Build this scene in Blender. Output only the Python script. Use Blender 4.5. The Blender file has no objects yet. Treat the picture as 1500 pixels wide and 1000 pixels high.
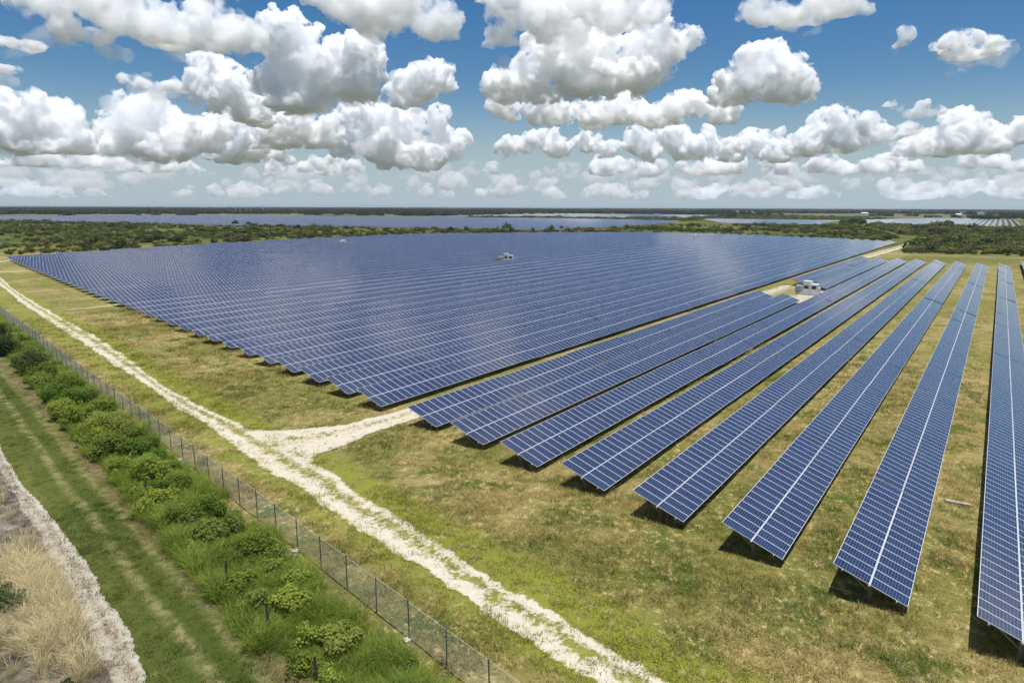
import bpy, bmesh, math, random
import numpy as np
from mathutils import Vector, Matrix

sc = bpy.context.scene
R = math.radians
# ------------------------------------------------------------------ camera
# World: X runs along the panel rows (away), Y to the left, Z up, metres.
CAM_H, F_PX, PITCH, ROLL, YAW = 21.23, 1000.0, .194, .003, .6135
_f = Vector((math.cos(YAW) * math.cos(PITCH), math.sin(YAW) * math.cos(PITCH), -math.sin(PITCH)))
_r0 = Vector((math.sin(YAW), -math.cos(YAW), 0))
_u0 = _r0.cross(_f)
_r = _r0 * math.cos(ROLL) + _u0 * math.sin(ROLL)
_u = _u0 * math.cos(ROLL) - _r0 * math.sin(ROLL)
cam = bpy.data.cameras.new('camera')
cam_o = bpy.data.objects.new('camera', cam)
sc.collection.objects.link(cam_o)
cam_o.matrix_world = Matrix(((_r.x, _u.x, -_f.x, 0), (_r.y, _u.y, -_f.y, 0), (_r.z, _u.z, -_f.z, CAM_H), (0, 0, 0, 1)))
cam.sensor_width = 36
cam.lens = 24
cam.clip_start = .5
cam.clip_end = 120000
sc.camera = cam_o

# ------------------------------------------------------------------ sky and sun
SUN = Vector((.014, -.086, 1)).normalized()
world = bpy.data.worlds.new('World')
sc.world = world
world.use_nodes = True
nt = world.node_tree
sky = nt.nodes.new('ShaderNodeTexSky')
sky.sky_type = 'NISHITA'
sky.sun_disc = False
sky.sun_elevation = math.asin(SUN.z)
sky.sun_rotation = math.atan2(SUN.x, SUN.y)
sky.altitude = 20
sky.air_density = 1.0
sky.dust_density = .5
sky.ozone_density = 2.0
hs = nt.nodes.new('ShaderNodeHueSaturation')
hs.inputs['Saturation'].default_value = 1.42
hs.inputs['Value'].default_value = 1.0
hs.inputs['Hue'].default_value = .503
nt.links.new(sky.outputs[0], hs.inputs['Color'])
# moist air whitens the sky evenly towards the horizon, all the way round
tc = nt.nodes.new('ShaderNodeTexCoord')
sp = nt.nodes.new('ShaderNodeSeparateXYZ'); nt.links.new(tc.outputs['Generated'], sp.inputs[0])
mr = nt.nodes.new('ShaderNodeMapRange'); mr.interpolation_type = 'SMOOTHERSTEP'
for i_, v_ in ((1, -.04), (2, .19), (3, 1.), (4, 0.)): mr.inputs[i_].default_value = v_
nt.links.new(sp.outputs[2], mr.inputs[0])
mx = nt.nodes.new('ShaderNodeMix'); mx.data_type = 'RGBA'
nt.links.new(mr.outputs[0], mx.inputs[0]); nt.links.new(hs.outputs[0], mx.inputs[6]); mx.inputs[7].default_value = (5.0, 6.25, 7.1, 1)
bg = nt.nodes['Background']
bg.inputs[1].default_value = .078
nt.links.new(mx.outputs[2], bg.inputs[0])
sun_l = bpy.data.lights.new('sun', 'SUN')
sun_l.energy = 5.0
sun_l.angle = R(.53)
sun_l.color = (1, .975, .93)
sun_o = bpy.data.objects.new('sun', sun_l)
sc.collection.objects.link(sun_o)
sun_o.rotation_euler = (-SUN).to_track_quat('-Z', 'Y').to_euler()
sun_o.location = (0, 0, 300)
sc.view_settings.view_transform = 'Standard'
sc.view_settings.look = 'None'
sc.view_settings.exposure = .12
sc.view_settings.gamma = 1
sc.view_settings.use_curve_mapping = False
cy = sc.cycles
cy.use_denoising = True
cy.denoiser = 'OPENIMAGEDENOISE'
cy.max_bounces = 56
cy.volume_bounces = 48
cy.volume_max_steps = 256
cy.diffuse_bounces = 3
cy.glossy_bounces = 3
cy.transmission_bounces = 4
cy.transparent_max_bounces = 8
cy.sample_clamp_indirect = 6

COL = sc.collection
rng = np.random.default_rng(7)
rnd = random.Random(7)

# ------------------------------------------------------------------ helpers
def link(o, parent=None):
    COL.objects.link(o)
    if parent is not None:
        o.parent = parent
    return o

def tag(o, label=None, cat=None, group=None, kind=None):
    if label: o['label'] = label
    if cat: o['category'] = cat
    if group: o['group'] = group
    if kind: o['kind'] = kind
    return o

def empty(name, loc=(0, 0, 0), rz=0):
    o = bpy.data.objects.new(name, None)
    o.empty_display_size = .2
    o.location = loc
    o.rotation_euler = (0, 0, rz)
    return link(o)

def mesh_np(name, verts, quads, mat=None, mats=None, midx=None, uvs=None, tris=False, smooth=False):
    """mesh from arrays: verts (n,3); quads (m,4) or (m,3)."""
    me = bpy.data.meshes.new(name)
    verts = np.asarray(verts, np.float32)
    quads = np.asarray(quads, np.int32)
    k = quads.shape[1]
    me.vertices.add(len(verts)); me.vertices.foreach_set('co', verts.ravel())
    me.loops.add(quads.size); me.loops.foreach_set('vertex_index', quads.ravel())
    me.polygons.add(len(quads))
    me.polygons.foreach_set('loop_start', np.arange(0, quads.size, k, dtype=np.int32))
    if midx is not None: me.polygons.foreach_set('material_index', np.asarray(midx, np.int32))
    if uvs is not None:
        l = me.uv_layers.new(name='UVMap')
        l.data.foreach_set('uv', np.asarray(uvs, np.float32).ravel())
    me.update(calc_edges=True)
    me.validate()
    me.polygons.foreach_set('use_smooth', np.full(len(me.polygons), bool(smooth)))
    for m in ([mat] if mat else (mats or [])): me.materials.append(m)
    return me

def obj(name, me, parent=None, loc=None, rot=None):
    o = bpy.data.objects.new(name, me)
    if loc is not None: o.location = loc
    if rot is not None: o.rotation_euler = rot
    return link(o, parent)

BOXV = np.array([(-1, -1, -1), (1, -1, -1), (1, 1, -1), (-1, 1, -1), (-1, -1, 1), (1, -1, 1), (1, 1, 1), (-1, 1, 1)], float) / 2
BOXF = np.array([(0, 3, 2, 1), (4, 5, 6, 7), (0, 1, 5, 4), (1, 2, 6, 5), (2, 3, 7, 6), (3, 0, 4, 7)])

class MB:
    """collects boxes / prisms into one mesh"""
    def __init__(s): s.v = []; s.f = []; s.n = 0
    def add(s, v, f):
        s.v.append(np.asarray(v, float)); s.f.append(np.asarray(f) + s.n); s.n += len(v)
    def box(s, c, d, rx=0, rz=0):
        v = BOXV * np.array(d)
        if rx:
            c_, s_ = math.cos(rx), math.sin(rx)
            v = np.stack([v[:, 0], v[:, 1] * c_ - v[:, 2] * s_, v[:, 1] * s_ + v[:, 2] * c_], 1)
        if rz:
            c_, s_ = math.cos(rz), math.sin(rz)
            v = np.stack([v[:, 0] * c_ - v[:, 1] * s_, v[:, 0] * s_ + v[:, 1] * c_, v[:, 2]], 1)
        s.add(v + np.array(c), BOXF); return s
    def bar(s, a, b, w, n=4, w2=None):
        a = np.array(a, float); b = np.array(b, float); w2 = w if w2 is None else w2
        d = b - a; d = d / np.linalg.norm(d)
        q = np.array([0, 0, 1.]) if abs(d[2]) < .9 else np.array([1., 0, 0])
        x = np.cross(d, q); x /= np.linalg.norm(x); y = np.cross(d, x)
        t = np.arange(n) / n * 2 * math.pi
        ring = np.cos(t)[:, None] * x + np.sin(t)[:, None] * y
        v = np.concatenate([a + ring * w, b + ring * w2])
        i = np.arange(n); j = (i + 1) % n
        s.add(v, np.stack([i, j, j + n, i + n], 1)); return s
    def mesh(s, name, mat):
        return mesh_np(name, np.concatenate(s.v), np.concatenate(s.f), mat)

# vectorised value noise (2-D) for layout
_perm = np.random.default_rng(3).random((256, 256))
def vnoise(x, y, scale=1.0, seed=0):
    x = np.asarray(x, float) / scale + seed * 17.3; y = np.asarray(y, float) / scale + seed * 9.1
    xi = np.floor(x).astype(int); yi = np.floor(y).astype(int)
    fx = x - xi; fy = y - yi
    fx = fx * fx * (3 - 2 * fx); fy = fy * fy * (3 - 2 * fy)
    g = lambda a, b: _perm[a & 255, b & 255]
    return (g(xi, yi) * (1 - fx) + g(xi + 1, yi) * fx) * (1 - fy) + (g(xi, yi + 1) * (1 - fx) + g(xi + 1, yi + 1) * fx) * fy
def fbm(x, y, scale, seed=0, oct=3):
    s = 0; a = .5; t = 0
    for k in range(oct):
        s = s + a * vnoise(x, y, scale / 2 ** k, seed + k); t += a; a *= .5
    return s / t

# fence line frame: u = metres to the panel side of the fence, v = metres along it
FX, FY, DX, DY = 21.6, 18.9, .2025, .979
def uv_of(x, y):
    return (x - FX) * DY - (y - FY) * DX, (x - FX) * DX + (y - FY) * DY
def xy_of(u, v):
    return FX + u * DY + v * DX, FY - u * DX + v * DY
def in_poly(x, y, poly):
    x = np.asarray(x); y = np.asarray(y); c = np.zeros(x.shape, bool)
    n = len(poly)
    for i in range(n):
        x1, y1 = poly[i]; x2, y2 = poly[(i + 1) % n]
        if y1 == y2: continue
        c ^= ((y1 > y) != (y2 > y)) & (x < (x2 - x1) * (y - y1) / (y2 - y1) + x1)
    return c

# ------------------------------------------------------------------ node helpers
class N:
    def __init__(s, tree): s.t = tree; s.n = tree.nodes; s.l = tree.links
    def new(s, t, **k):
        x = s.n.new(t)
        for a, b in k.items(): setattr(x, a, b)
        return x
    def put(s, sock, v):
        if hasattr(v, 'is_output'): s.l.new(v, sock)
        elif v is not None: sock.default_value = v
    def math(s, op, a, b=None, c=None, clamp=False):
        x = s.new('ShaderNodeMath', operation=op); x.use_clamp = clamp
        s.put(x.inputs[0], a)
        if b is not None: s.put(x.inputs[1], b)
        if c is not None: s.put(x.inputs[2], c)
        return x.outputs[0]
    def noise(s, vec, scale, detail=3, rough=.55, dist=0):
        x = s.new('ShaderNodeTexNoise'); s.put(x.inputs['Vector'], vec)
        x.inputs['Scale'].default_value = scale; x.inputs['Detail'].default_value = detail
        x.inputs['Roughness'].default_value = rough; x.inputs['Distortion'].default_value = dist
        return x.outputs['Fac']
    def ramp(s, v, lo, hi, a=0., b=1., smooth=True):
        x = s.new('ShaderNodeMapRange'); x.interpolation_type = 'SMOOTHSTEP' if smooth else 'LINEAR'
        s.put(x.inputs['Value'], v); s.put(x.inputs['From Min'], lo); s.put(x.inputs['From Max'], hi)
        s.put(x.inputs['To Min'], a); s.put(x.inputs['To Max'], b)
        return x.outputs[0]
    def mix(s, f, a, b):
        x = s.new('ShaderNodeMix', data_type='RGBA'); x.clamp_factor = True
        s.put(x.inputs[0], f)
        for i, v in ((6, a), (7, b)):
            if isinstance(v, tuple): v = (*v, 1)
            s.put(x.inputs[i], v)
        return x.outputs[2]
    def dot(s, vec, v):
        x = s.new('ShaderNodeVectorMath', operation='DOT_PRODUCT'); s.put(x.inputs[0], vec); x.inputs[1].default_value = v
        return x.outputs['Value']

def material(name):
    m = bpy.data.materials.new(name); m.use_nodes = True
    b = m.node_tree.nodes['Principled BSDF']
    return m, N(m.node_tree), b

def plain(name, col, rough=.6, metal=0., var=0., scale=3.):
    m, n, b = material(name)
    b.inputs['Roughness'].default_value = rough; b.inputs['Metallic'].default_value = metal
    if var:
        g = n.new('ShaderNodeNewGeometry')
        f = n.noise(g.outputs['Position'], scale, 3)
        c = n.mix(f, tuple(x * (1 - var) for x in col), tuple(min(1, x * (1 + var)) for x in col))
        n.l.new(c, b.inputs['Base Color'])
    else:
        b.inputs['Base Color'].default_value = (*col, 1)
    return m

# ------------------------------------------------------------------ the colour of the turf (shared by soil sheet and grass blades)
def build_turf_group():
    g = bpy.data.node_groups.new('turf_colour', 'ShaderNodeTree')
    g.interface.new_socket('Position', in_out='INPUT', socket_type='NodeSocketVector')
    g.interface.new_socket('Color', in_out='OUTPUT', socket_type='NodeSocketColor')
    n = N(g)
    gi = n.new('NodeGroupInput'); go = n.new('NodeGroupOutput')
    P = gi.outputs[0]
    sep = n.new('ShaderNodeSeparateXYZ'); n.l.new(P, sep.inputs[0])
    cmb = n.new('ShaderNodeCombineXYZ'); n.l.new(sep.outputs[0], cmb.inputs[0]); n.l.new(sep.outputs[1], cmb.inputs[1])
    Q = cmb.outputs[0]
    u = n.math('ADD', n.dot(Q, (DY, -DX, 0)), -(FX * DY - FY * DX))
    # patches stretched along the fence
    n1 = n.noise(Q, .055, 4, .6, .6)
    n2 = n.noise(Q, .24, 4, .62, .4)
    n3 = n.noise(Q, 1.1, 3, .65)
    n4 = n.noise(Q, 4.0, 2, .6)
    olive = (.172, .158, .040); dry = (.285, .226, .088); straw = (.48, .385, .18); green = (.095, .118, .022); lime = (.210, .225, .034)
    c = n.mix(n.ramp(n1, .40, .62), olive, dry)
    c = n.mix(n.ramp(n2, .46, .66), c, green)
    c = n.mix(n.math('MULTIPLY', n.ramp(n3, .55, .72), n.ramp(n1, .35, .6)), c, straw)
    c = n.mix(n.ramp(n4, .55, .75, 0, .55), c, (.10, .078, .026))
    c = n.mix(n.ramp(n4, .45, .25, 0, .6), c, (.38, .32, .13))
    n5 = n.noise(Q, 2.0, 3, .7, .5)
    n6 = n.noise(Q, .12, 3, .6, .4)
    c = n.mix(n.math('MULTIPLY', n.ramp(n5, .54, .66), n.ramp(n6, .36, .60, .2, .95)), c, (.50, .385, .18))
    c = n.mix(n.math('MULTIPLY', n.ramp(n5, .42, .30), n.ramp(n6, .60, .38, .1, .75)), c, (.070, .082, .018))
    # lush band either side of the gravel
    du = n.math('ADD', u, n.math('MULTIPLY', n.math('SUBTRACT', n2, .5), 3.0))
    band = n.math('MULTIPLY', n.ramp(du, 5.8, 7.2), n.ramp(du, 11.0, 8.8))
    c = n.mix(n.math('MULTIPLY', band, n.ramp(n3, .62, .45, .25, .95)), c, lime)
    band2 = n.math('MULTIPLY', n.ramp(du, 2.2, 3.6), n.ramp(du, 6.4, 5.0))
    c = n.mix(n.math('MULTIPLY', band2, n.ramp(n3, .62, .45, .15, .75)), c, lime)
    # worn earth along the fence
    soil = n.math('MULTIPLY', n.ramp(u, -2.0, -.7), n.ramp(u, .9, -.1))
    c = n.mix(n.math('MULTIPLY', soil, n.ramp(n3, .45, .65, .0, .85)), c, (.150, .112, .068))
    # outside the fence
    outside = n.ramp(u, -1.0, -2.0)
    weed = n.mix(n.ramp(n2, .42, .62), (.050, .085, .012), (.120, .145, .022))
    weed = n.mix(n.ramp(n3, .58, .74), weed, (.20, .19, .05))
    mown = n.mix(n.ramp(n1, .42, .6), (.082, .098, .020), (.118, .128, .028))
    mown = n.mix(n.ramp(n3, .55, .75), mown, (.17, .16, .05))
    uw = n.math('ADD', u, n.math('MULTIPLY', n.math('SUBTRACT', n1, .5), 1.2))
    def stripe(c0, w, fade=.25):
        d = n.math('ABSOLUTE', n.math('SUBTRACT', uw, c0))
        return n.ramp(d, w + fade, w)
    for c0, w, k in ((-8.45, .16, .95), (-6.75, .14, .7), (-7.6, .4, 0), (-9.6, .1, .2)):
        if k: mown = n.mix(n.math('MULTIPLY', stripe(c0, w, .5), n.ramp(n3, .34, .66, 0, k)), mown, (.25, .225, .10))
    mown = n.mix(n.math('MULTIPLY', stripe(-7.55, .35, .5), .6), mown, (.052, .076, .012))
    mown = n.mix(n.math('MULTIPLY', stripe(-9.3, .4, .6), .5), mown, (.060, .084, .015))
    edge = n.math('MULTIPLY', stripe(-5.6, .45, .6), n.ramp(n2, .35, .6))
    mown = n.mix(edge, mown, (.19, .145, .075))
    o = n.mix(n.ramp(uw, -5.6, -5.0), mown, weed)
    dead = n.mix(n.ramp(n3, .38, .62), (.125, .100, .076), (.225, .19, .14))
    dead = n.mix(n.ramp(n2, .55, .7), dead, (.38, .34, .26))
    o = n.mix(n.ramp(uw, -10.9, -11.5), o, dead)
    lush = n.ramp(uw, -14.5, -16.5)
    o = n.mix(lush, o, (.06, .085, .018))
    c = n.mix(outside, c, o)
    # far country: scrub and pasture
    r = n.math('SQRT', n.math('ADD', n.math('POWER', sep.outputs[0], 2.), n.math('POWER', sep.outputs[1], 2.)))
    f1 = n.noise(Q, .012, 4, .6, .8)
    f2 = n.noise(Q, .0016, 4, .6, .8)
    scr = n.mix(n.ramp(f1, .38, .66), (.055, .072, .016), (.125, .135, .030))
    scr = n.mix(n.ramp(f1, .66, .78), scr, (.19, .17, .055))
    past = n.mix(n.ramp(f2, .42, .58), (.075, .085, .048), (.140, .142, .085))
    far = n.mix(n.ramp(r, 900, 1800), scr, past)
    e1 = n.math('MULTIPLY', n.ramp(sep.outputs[0], 300, 340), n.ramp(sep.outputs[1], 40, 30))
    e2 = n.ramp(r, 380, 460)
    c = n.mix(n.math('MAXIMUM', e2, n.math('MULTIPLY', e1, .6)), c, far)
    n.l.new(c, go.inputs[0])
    return g
TURF = build_turf_group()

def turf_node(n, pos):
    x = n.new('ShaderNodeGroup'); x.node_tree = TURF
    n.l.new(pos, x.inputs[0]); return x.outputs[0]

def mat_ground():
    m, n, b = material('turf_and_soil')
    g = n.new('ShaderNodeNewGeometry')
    c = turf_node(n, g.outputs['Position'])
    n.l.new(c, b.inputs['Base Color']); b.inputs['Roughness'].default_value = .95
    b.inputs['Specular IOR Level'].default_value = .1
    h = n.noise(g.outputs['Position'], 2.2, 5, .7)
    bp = n.new('ShaderNodeBump'); bp.inputs['Strength'].default_value = .9; bp.inputs['Distance'].default_value = .25
    n.l.new(h, bp.inputs['Height']); n.l.new(bp.outputs[0], b.inputs['Normal'])
    return m

def mat_chalk(name, col, cover_lo, cover_hi, under=None, bias=0.):
    """pale gravel with turf growing through"""
    m, n, b = material(name)
    g = n.new('ShaderNodeNewGeometry'); P = g.outputs['Position']
    a = n.noise(P, 3.5, 4, .65); d = n.noise(P, .9, 4, .65); e = n.noise(P, 9., 2, .6)
    ch = n.mix(n.ramp(a, .35, .7), tuple(x * .80 for x in col), col)
    ch = n.mix(n.ramp(e, .58, .72, 0, .6), ch, tuple(x * .55 for x in col))
    uvn = n.new('ShaderNodeUVMap'); uvn.uv_map = 'UVMap'
    s = n.new('ShaderNodeSeparateXYZ'); n.l.new(uvn.outputs[0], s.inputs[0])
    # s.x: 0 outer edge .. 1 inner edge, crown of the track greener
    t = n.math('ABSOLUTE', n.math('SUBTRACT', s.outputs[0], .6))
    crown = n.ramp(t, .28, .02)
    edge = n.ramp(n.math('ABSOLUTE', n.math('SUBTRACT', s.outputs[0], .5)), .40, .5)
    q = n.math('ADD', n.math('ADD', n.math('MULTIPLY', crown, .115), n.math('MULTIPLY', edge, .13)), n.math('MULTIPLY', n.math('ADD', d, a), .5))
    if bias: q = n.math('ADD', q, n.math('MULTIPLY', n.math('SUBTRACT', .5, s.outputs[0]), bias))
    f = n.ramp(q, cover_lo, cover_hi)
    tc = turf_node(n, P) if under is None else n.mix(n.ramp(a, .4, .6), under, tuple(x * 1.8 for x in under))
    c = n.mix(f, ch, tc)
    n.l.new(c, b.inputs['Base Color']); b.inputs['Roughness'].default_value = .95
    b.inputs['Specular IOR Level'].default_value = .1
    bp = n.new('ShaderNodeBump'); bp.inputs['Strength'].default_value = .4; bp.inputs['Distance'].default_value = .03
    n.l.new(a, bp.inputs['Height']); n.l.new(bp.outputs[0], b.inputs['Normal'])
    return m

def mat_leaf(name, c1, c2, trans=.35, scale=.6, rough=.6):
    m = bpy.data.materials.new(name); m.use_nodes = True
    n = N(m.node_tree); n.n.clear()
    out = n.new('ShaderNodeOutputMaterial')
    g = n.new('ShaderNodeNewGeometry'); oi = n.new('ShaderNodeObjectInfo')
    f = n.noise(g.outputs['Position'], scale, 3)
    f = n.math('ADD', n.math('MULTIPLY', f, .8), n.math('MULTIPLY', n.math('SUBTRACT', oi.outputs['Random'], .4), .7), clamp=True)
    c = n.mix(n.ramp(f, .2, .8), c1, c2)
    d = n.new('ShaderNodeBsdfPrincipled'); n.l.new(c, d.inputs['Base Color']); d.inputs['Roughness'].default_value = rough
    d.inputs['Specular IOR Level'].default_value = .25
    t = n.new('ShaderNodeBsdfTranslucent'); n.l.new(c, t.inputs[0])
    x = n.new('ShaderNodeMixShader'); x.inputs[0].default_value = trans
    n.l.new(d.outputs[0], x.inputs[1]); n.l.new(t.outputs[0], x.inputs[2]); n.l.new(x.outputs[0], out.inputs[0])
    return m

def mat_blade(name, gain=1.2, trans=.35):
    m = bpy.data.materials.new(name); m.use_nodes = True
    n = N(m.node_tree); n.n.clear()
    out = n.new('ShaderNodeOutputMaterial')
    g = n.new('ShaderNodeNewGeometry'); oi = n.new('ShaderNodeObjectInfo')
    c = turf_node(n, g.outputs['Position'])
    h = n.new('ShaderNodeHueSaturation'); n.l.new(c, h.inputs['Color'])
    n.l.new(n.ramp(oi.outputs['Random'], 0, 1, gain * .7, gain * 1.3, False), h.inputs['Value'])
    d = n.new('ShaderNodeBsdfPrincipled'); n.l.new(h.outputs[0], d.inputs['Base Color']); d.inputs['Roughness'].default_value = .7
    d.inputs['Specular IOR Level'].default_value = .15
    t = n.new('ShaderNodeBsdfTranslucent'); n.l.new(h.outputs[0], t.inputs[0])
    x = n.new('ShaderNodeMixShader'); x.inputs[0].default_value = trans
    n.l.new(d.outputs[0], x.inputs[1]); n.l.new(t.outputs[0], x.inputs[2]); n.l.new(x.outputs[0], out.inputs[0])
    return m

def mat_panel(name, far=False):
    """polycrystalline glass: 6 x 12 cells per module, UV one unit per module"""
    m, n, b = material(name)
    uvn = n.new('ShaderNodeUVMap'); uvn.uv_map = 'UVMap'
    s = n.new('ShaderNodeSeparateXYZ'); n.l.new(uvn.outputs[0], s.inputs[0])
    def cells(v, k):
        q = n.math('FRACT', n.math('MULTIPLY', v, k))
        return n.math('ABSOLUTE', n.math('SUBTRACT', q, .5))
    lx = n.ramp(cells(s.outputs[0], 6.), .462, .478); ly = n.ramp(cells(s.outputs[1], 12.), .462, .478)
    lines = n.math('MAXIMUM', lx, ly)
    bus = n.ramp(cells(s.outputs[0], 18.), .44, .47, 0, .3)
    mod = n.new('ShaderNodeVectorMath', operation='FLOOR'); n.l.new(uvn.outputs[0], mod.inputs[0])
    wn = n.new('ShaderNodeTexWhiteNoise'); wn.noise_dimensions = '3D'; n.l.new(mod.outputs[0], wn.inputs[0])
    cell = n.new('ShaderNodeVectorMath', operation='MULTIPLY'); n.l.new(uvn.outputs[0], cell.inputs[0]); cell.inputs[1].default_value = (6, 12, 1)
    fl = n.new('ShaderNodeVectorMath', operation='FLOOR'); n.l.new(cell.outputs[0], fl.inputs[0])
    wc = n.new('ShaderNodeTexWhiteNoise'); wc.noise_dimensions = '3D'; n.l.new(fl.outputs[0], wc.inputs[0])
    oi = n.new('ShaderNodeObjectInfo')
    rr = n.math('FRACT', n.math('ADD', wn.outputs['Value'], oi.outputs['Random']))
    c = n.mix(rr, (.006, .0140, .050), (.0110, .0230, .072))
    c = n.mix(n.ramp(wc.outputs['Value'], .3, 1., 0, .55), c, (.008, .0155, .048))
    c = n.mix(n.math('MULTIPLY', bus, .45), c, (.12, .14, .21))
    c = n.mix(lines, c, (.22, .26, .37))
    if far:
        fx = n.ramp(cells(s.outputs[0], 1.), .468, .478); fy = n.ramp(cells(s.outputs[1], 1.), .484, .489)
        c = n.mix(n.math('MAXIMUM', fx, fy), c, (.55, .56, .58))
    # dust film; on far rows the extra grey also paints in haze and reflected sky
    g = n.new('ShaderNodeNewGeometry')
    du = n.noise(g.outputs['Position'], .35, 3, .6)
    c = n.mix(n.ramp(du, .35, .75, .10, .16) if far else n.ramp(du, .35, .75, .0, .025), c, (.40, .40, .40) if far else (.30, .29, .27))
    n.l.new(c, b.inputs['Base Color'])
    b.inputs['Roughness'].default_value = .12; b.inputs['IOR'].default_value = 1.5
    b.inputs['Sheen Weight'].default_value = .02; b.inputs['Sheen Roughness'].default_value = .45   # settled dust
    return m

M = {}
M['ground'] = mat_ground()
M['chalk'] = mat_chalk('shell_gravel', (.60, .535, .42), .515, .635)
M['chalk_spur'] = mat_chalk('worn_shell_gravel', (.58, .515, .40), .575, .70)
M['chalk_thin'] = mat_chalk('thin_shell_gravel', (.55, .49, .37), .48, .62)
M['sand'] = mat_chalk('pale_sand', (.46, .42, .345), .45, .62, (.19, .16, .115), .12)
M['panel'] = mat_panel('solar_glass')
M['far_panel'] = mat_panel('solar_glass_with_frames', True)
M['alu'] = plain('anodised_aluminium', (.72, .73, .75), .4, 0)
M['galv'] = plain('galvanised_steel', (.50, .51, .52), .5, .5, .15, 2.)
M['rust'] = plain('weathered_steel_post', (.27, .22, .18), .7, .2, .3, 6.)
M['back'] = plain('white_backsheet', (.70, .70, .70), .6)
M['wire'] = plain('galvanised_wire', (.85, .80, .72), .5, 0)
M['fpost'] = plain('dull_steel_tube', (.16, .16, .165), .55, .4)
M['wood'] = plain('weathered_timber', (.11, .085, .062), .9, 0, .35, 8.)
M['white_steel'] = plain('white_painted_steel', (.80, .81, .80), .4, 0, .06, 1.)
M['grey_steel'] = plain('grey_painted_steel', (.50, .52, .53), .45, .1)
M['dark_steel'] = plain('dark_louvre', (.045, .05, .055), .5, .2)
M['sandy'] = plain('weathered_slab', (.34, .29, .21), .9, 0, .3, 3.)
M['concrete'] = plain('concrete', (.48, .46, .42), .9, 0, .15, 2.)
M['blade'] = mat_blade('grass_blade', 1.55)
M['tall'] = mat_leaf('tall_green_grass', (.125, .195, .020), (.350, .410, .070), .48, .7)
M['straw'] = mat_leaf('dry_straw_grass', (.48, .40, .215), (.74, .635, .38), .3, .8)
M['bush'] = mat_leaf('bright_shrub_leaf', (.120, .200, .022), (.300, .370, .055), .45, .9)
M['bush_yellow'] = mat_leaf('yellow_green_shrub_leaf', (.150, .205, .022), (.320, .370, .055), .45, .9)
M['bush_olive'] = mat_leaf('olive_shrub_leaf', (.140, .190, .028), (.300, .340, .065), .45, .9)
M['bush_dark'] = mat_leaf('dark_shrub_leaf', (.034, .060, .016), (.085, .120, .026), .3, .9)
M['scrub'] = mat_leaf('scrub_leaf', (.040, .060, .015), (.120, .140, .028), .3, .02)
M['scrub_pale'] = mat_leaf('pale_scrub_leaf', (.090, .120, .024), (.190, .200, .045), .3, .02)
M['scrub_brown'] = mat_leaf('brown_scrub_leaf', (.085, .066, .026), (.160, .125, .050), .3, .02)
M['forest'] = mat_leaf('far_forest_leaf', (.020, .034, .012), (.050, .068, .020), .2, .004)
M['stem'] = plain('bark', (.13, .10, .075), .9, 0, .3, 9.)

# ------------------------------------------------------------------ ground sheet
def graded(points):
    out = []
    for a, b, st in points: out.extend(np.arange(a, b, st))
    return np.array(out + [points[-1][1]])
gx = graded([(-30000, -400, 3700), (-400, 0, 50), (0, 80, .5), (80, 140, 4), (140, 700, 35), (700, 2500, 300), (2500, 40000, 4700)])
gy = graded([(-40000, -500, 4400), (-500, -20, 48), (-20, 100, .5), (100, 200, 4), (200, 1000, 50), (1000, 2500, 300), (2500, 40000, 4700)])
GX, GY = np.meshgrid(gx, gy, indexing='ij')
near = np.clip((150 - np.hypot(GX - 30, GY - 40)) / 60, 0, 1)
GU, GV = uv_of(GX, GY)
def ground_z(x, y):
    u, v = uv_of(x, y)
    k = np.clip((150 - np.hypot(x - 30, y - 40)) / 60, 0, 1)
    z = (fbm(x, y, 2.2, 1, 3) - .5) * .16 + (fbm(x, y, 14, 5, 2) - .5) * .18
    tr = np.exp(-((u - 5.9) / 2.0) ** 2) + np.exp(-((u + 10.8) / 1.2) ** 2)
    br = np.exp(-((y - 48.5) / 3.0) ** 2) * (x > 30)
    z = z * (1 - np.clip(tr + br, 0, 1) * .85)
    return z * k
GZ = ground_z(GX, GY)
nx, ny = len(gx), len(gy)
gi = np.arange(nx * ny).reshape(nx, ny)
gq = np.stack([gi[:-1, :-1], gi[1:, :-1], gi[1:, 1:], gi[:-1, 1:]], -1).reshape(-1, 4)
ground = obj('ground', mesh_np('ground', np.stack([GX, GY, GZ], -1).reshape(-1, 3), gq, M['ground'], smooth=True))
tag(ground, 'olive and straw coloured turf stretching flat to the horizon', kind='structure')

# ------------------------------------------------------------------ clouds
def mat_cloud(name, dens, scale=0., lo=.36, hi=.56, rate=.3):
    """white droplets; with a scale (1/m) the air inside is torn into lumps and gaps"""
    m = bpy.data.materials.new(name); m.use_nodes = True; n = N(m.node_tree); n.n.clear()
    out = n.new('ShaderNodeOutputMaterial'); v = n.new('ShaderNodeVolumeScatter')
    v.inputs['Color'].default_value = (1, 1, 1, 1); v.inputs['Density'].default_value = dens; v.inputs['Anisotropy'].default_value = 0.
    if scale:
        g = n.new('ShaderNodeNewGeometry')
        q = n.noise(g.outputs['Position'], scale, 4.5, .6)
        n.l.new(n.ramp(q, lo, hi, 0., dens, False), v.inputs['Density'])
        m.cycles.volume_step_rate = rate
    n.l.new(v.outputs[0], out.inputs['Volume']); return m
_bm = bmesh.new(); bmesh.ops.create_icosphere(_bm, subdivisions=2, radius=1)
ICO_V = np.array([v.co[:] for v in _bm.verts]); ICO_F = np.array([[v.index for v in f.verts] for f in _bm.faces]); _bm.free()
def spheres(name, cs, rs):
    cs, rs = np.array(cs), np.array(rs); n_ = len(cs)
    V = cs[:, None] + ICO_V[None] * rs[:, None]
    return mesh_np(name, V.reshape(-1, 3), (ICO_F[None] + (np.arange(n_) * len(ICO_V))[:, None, None]).reshape(-1, 3))
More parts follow.
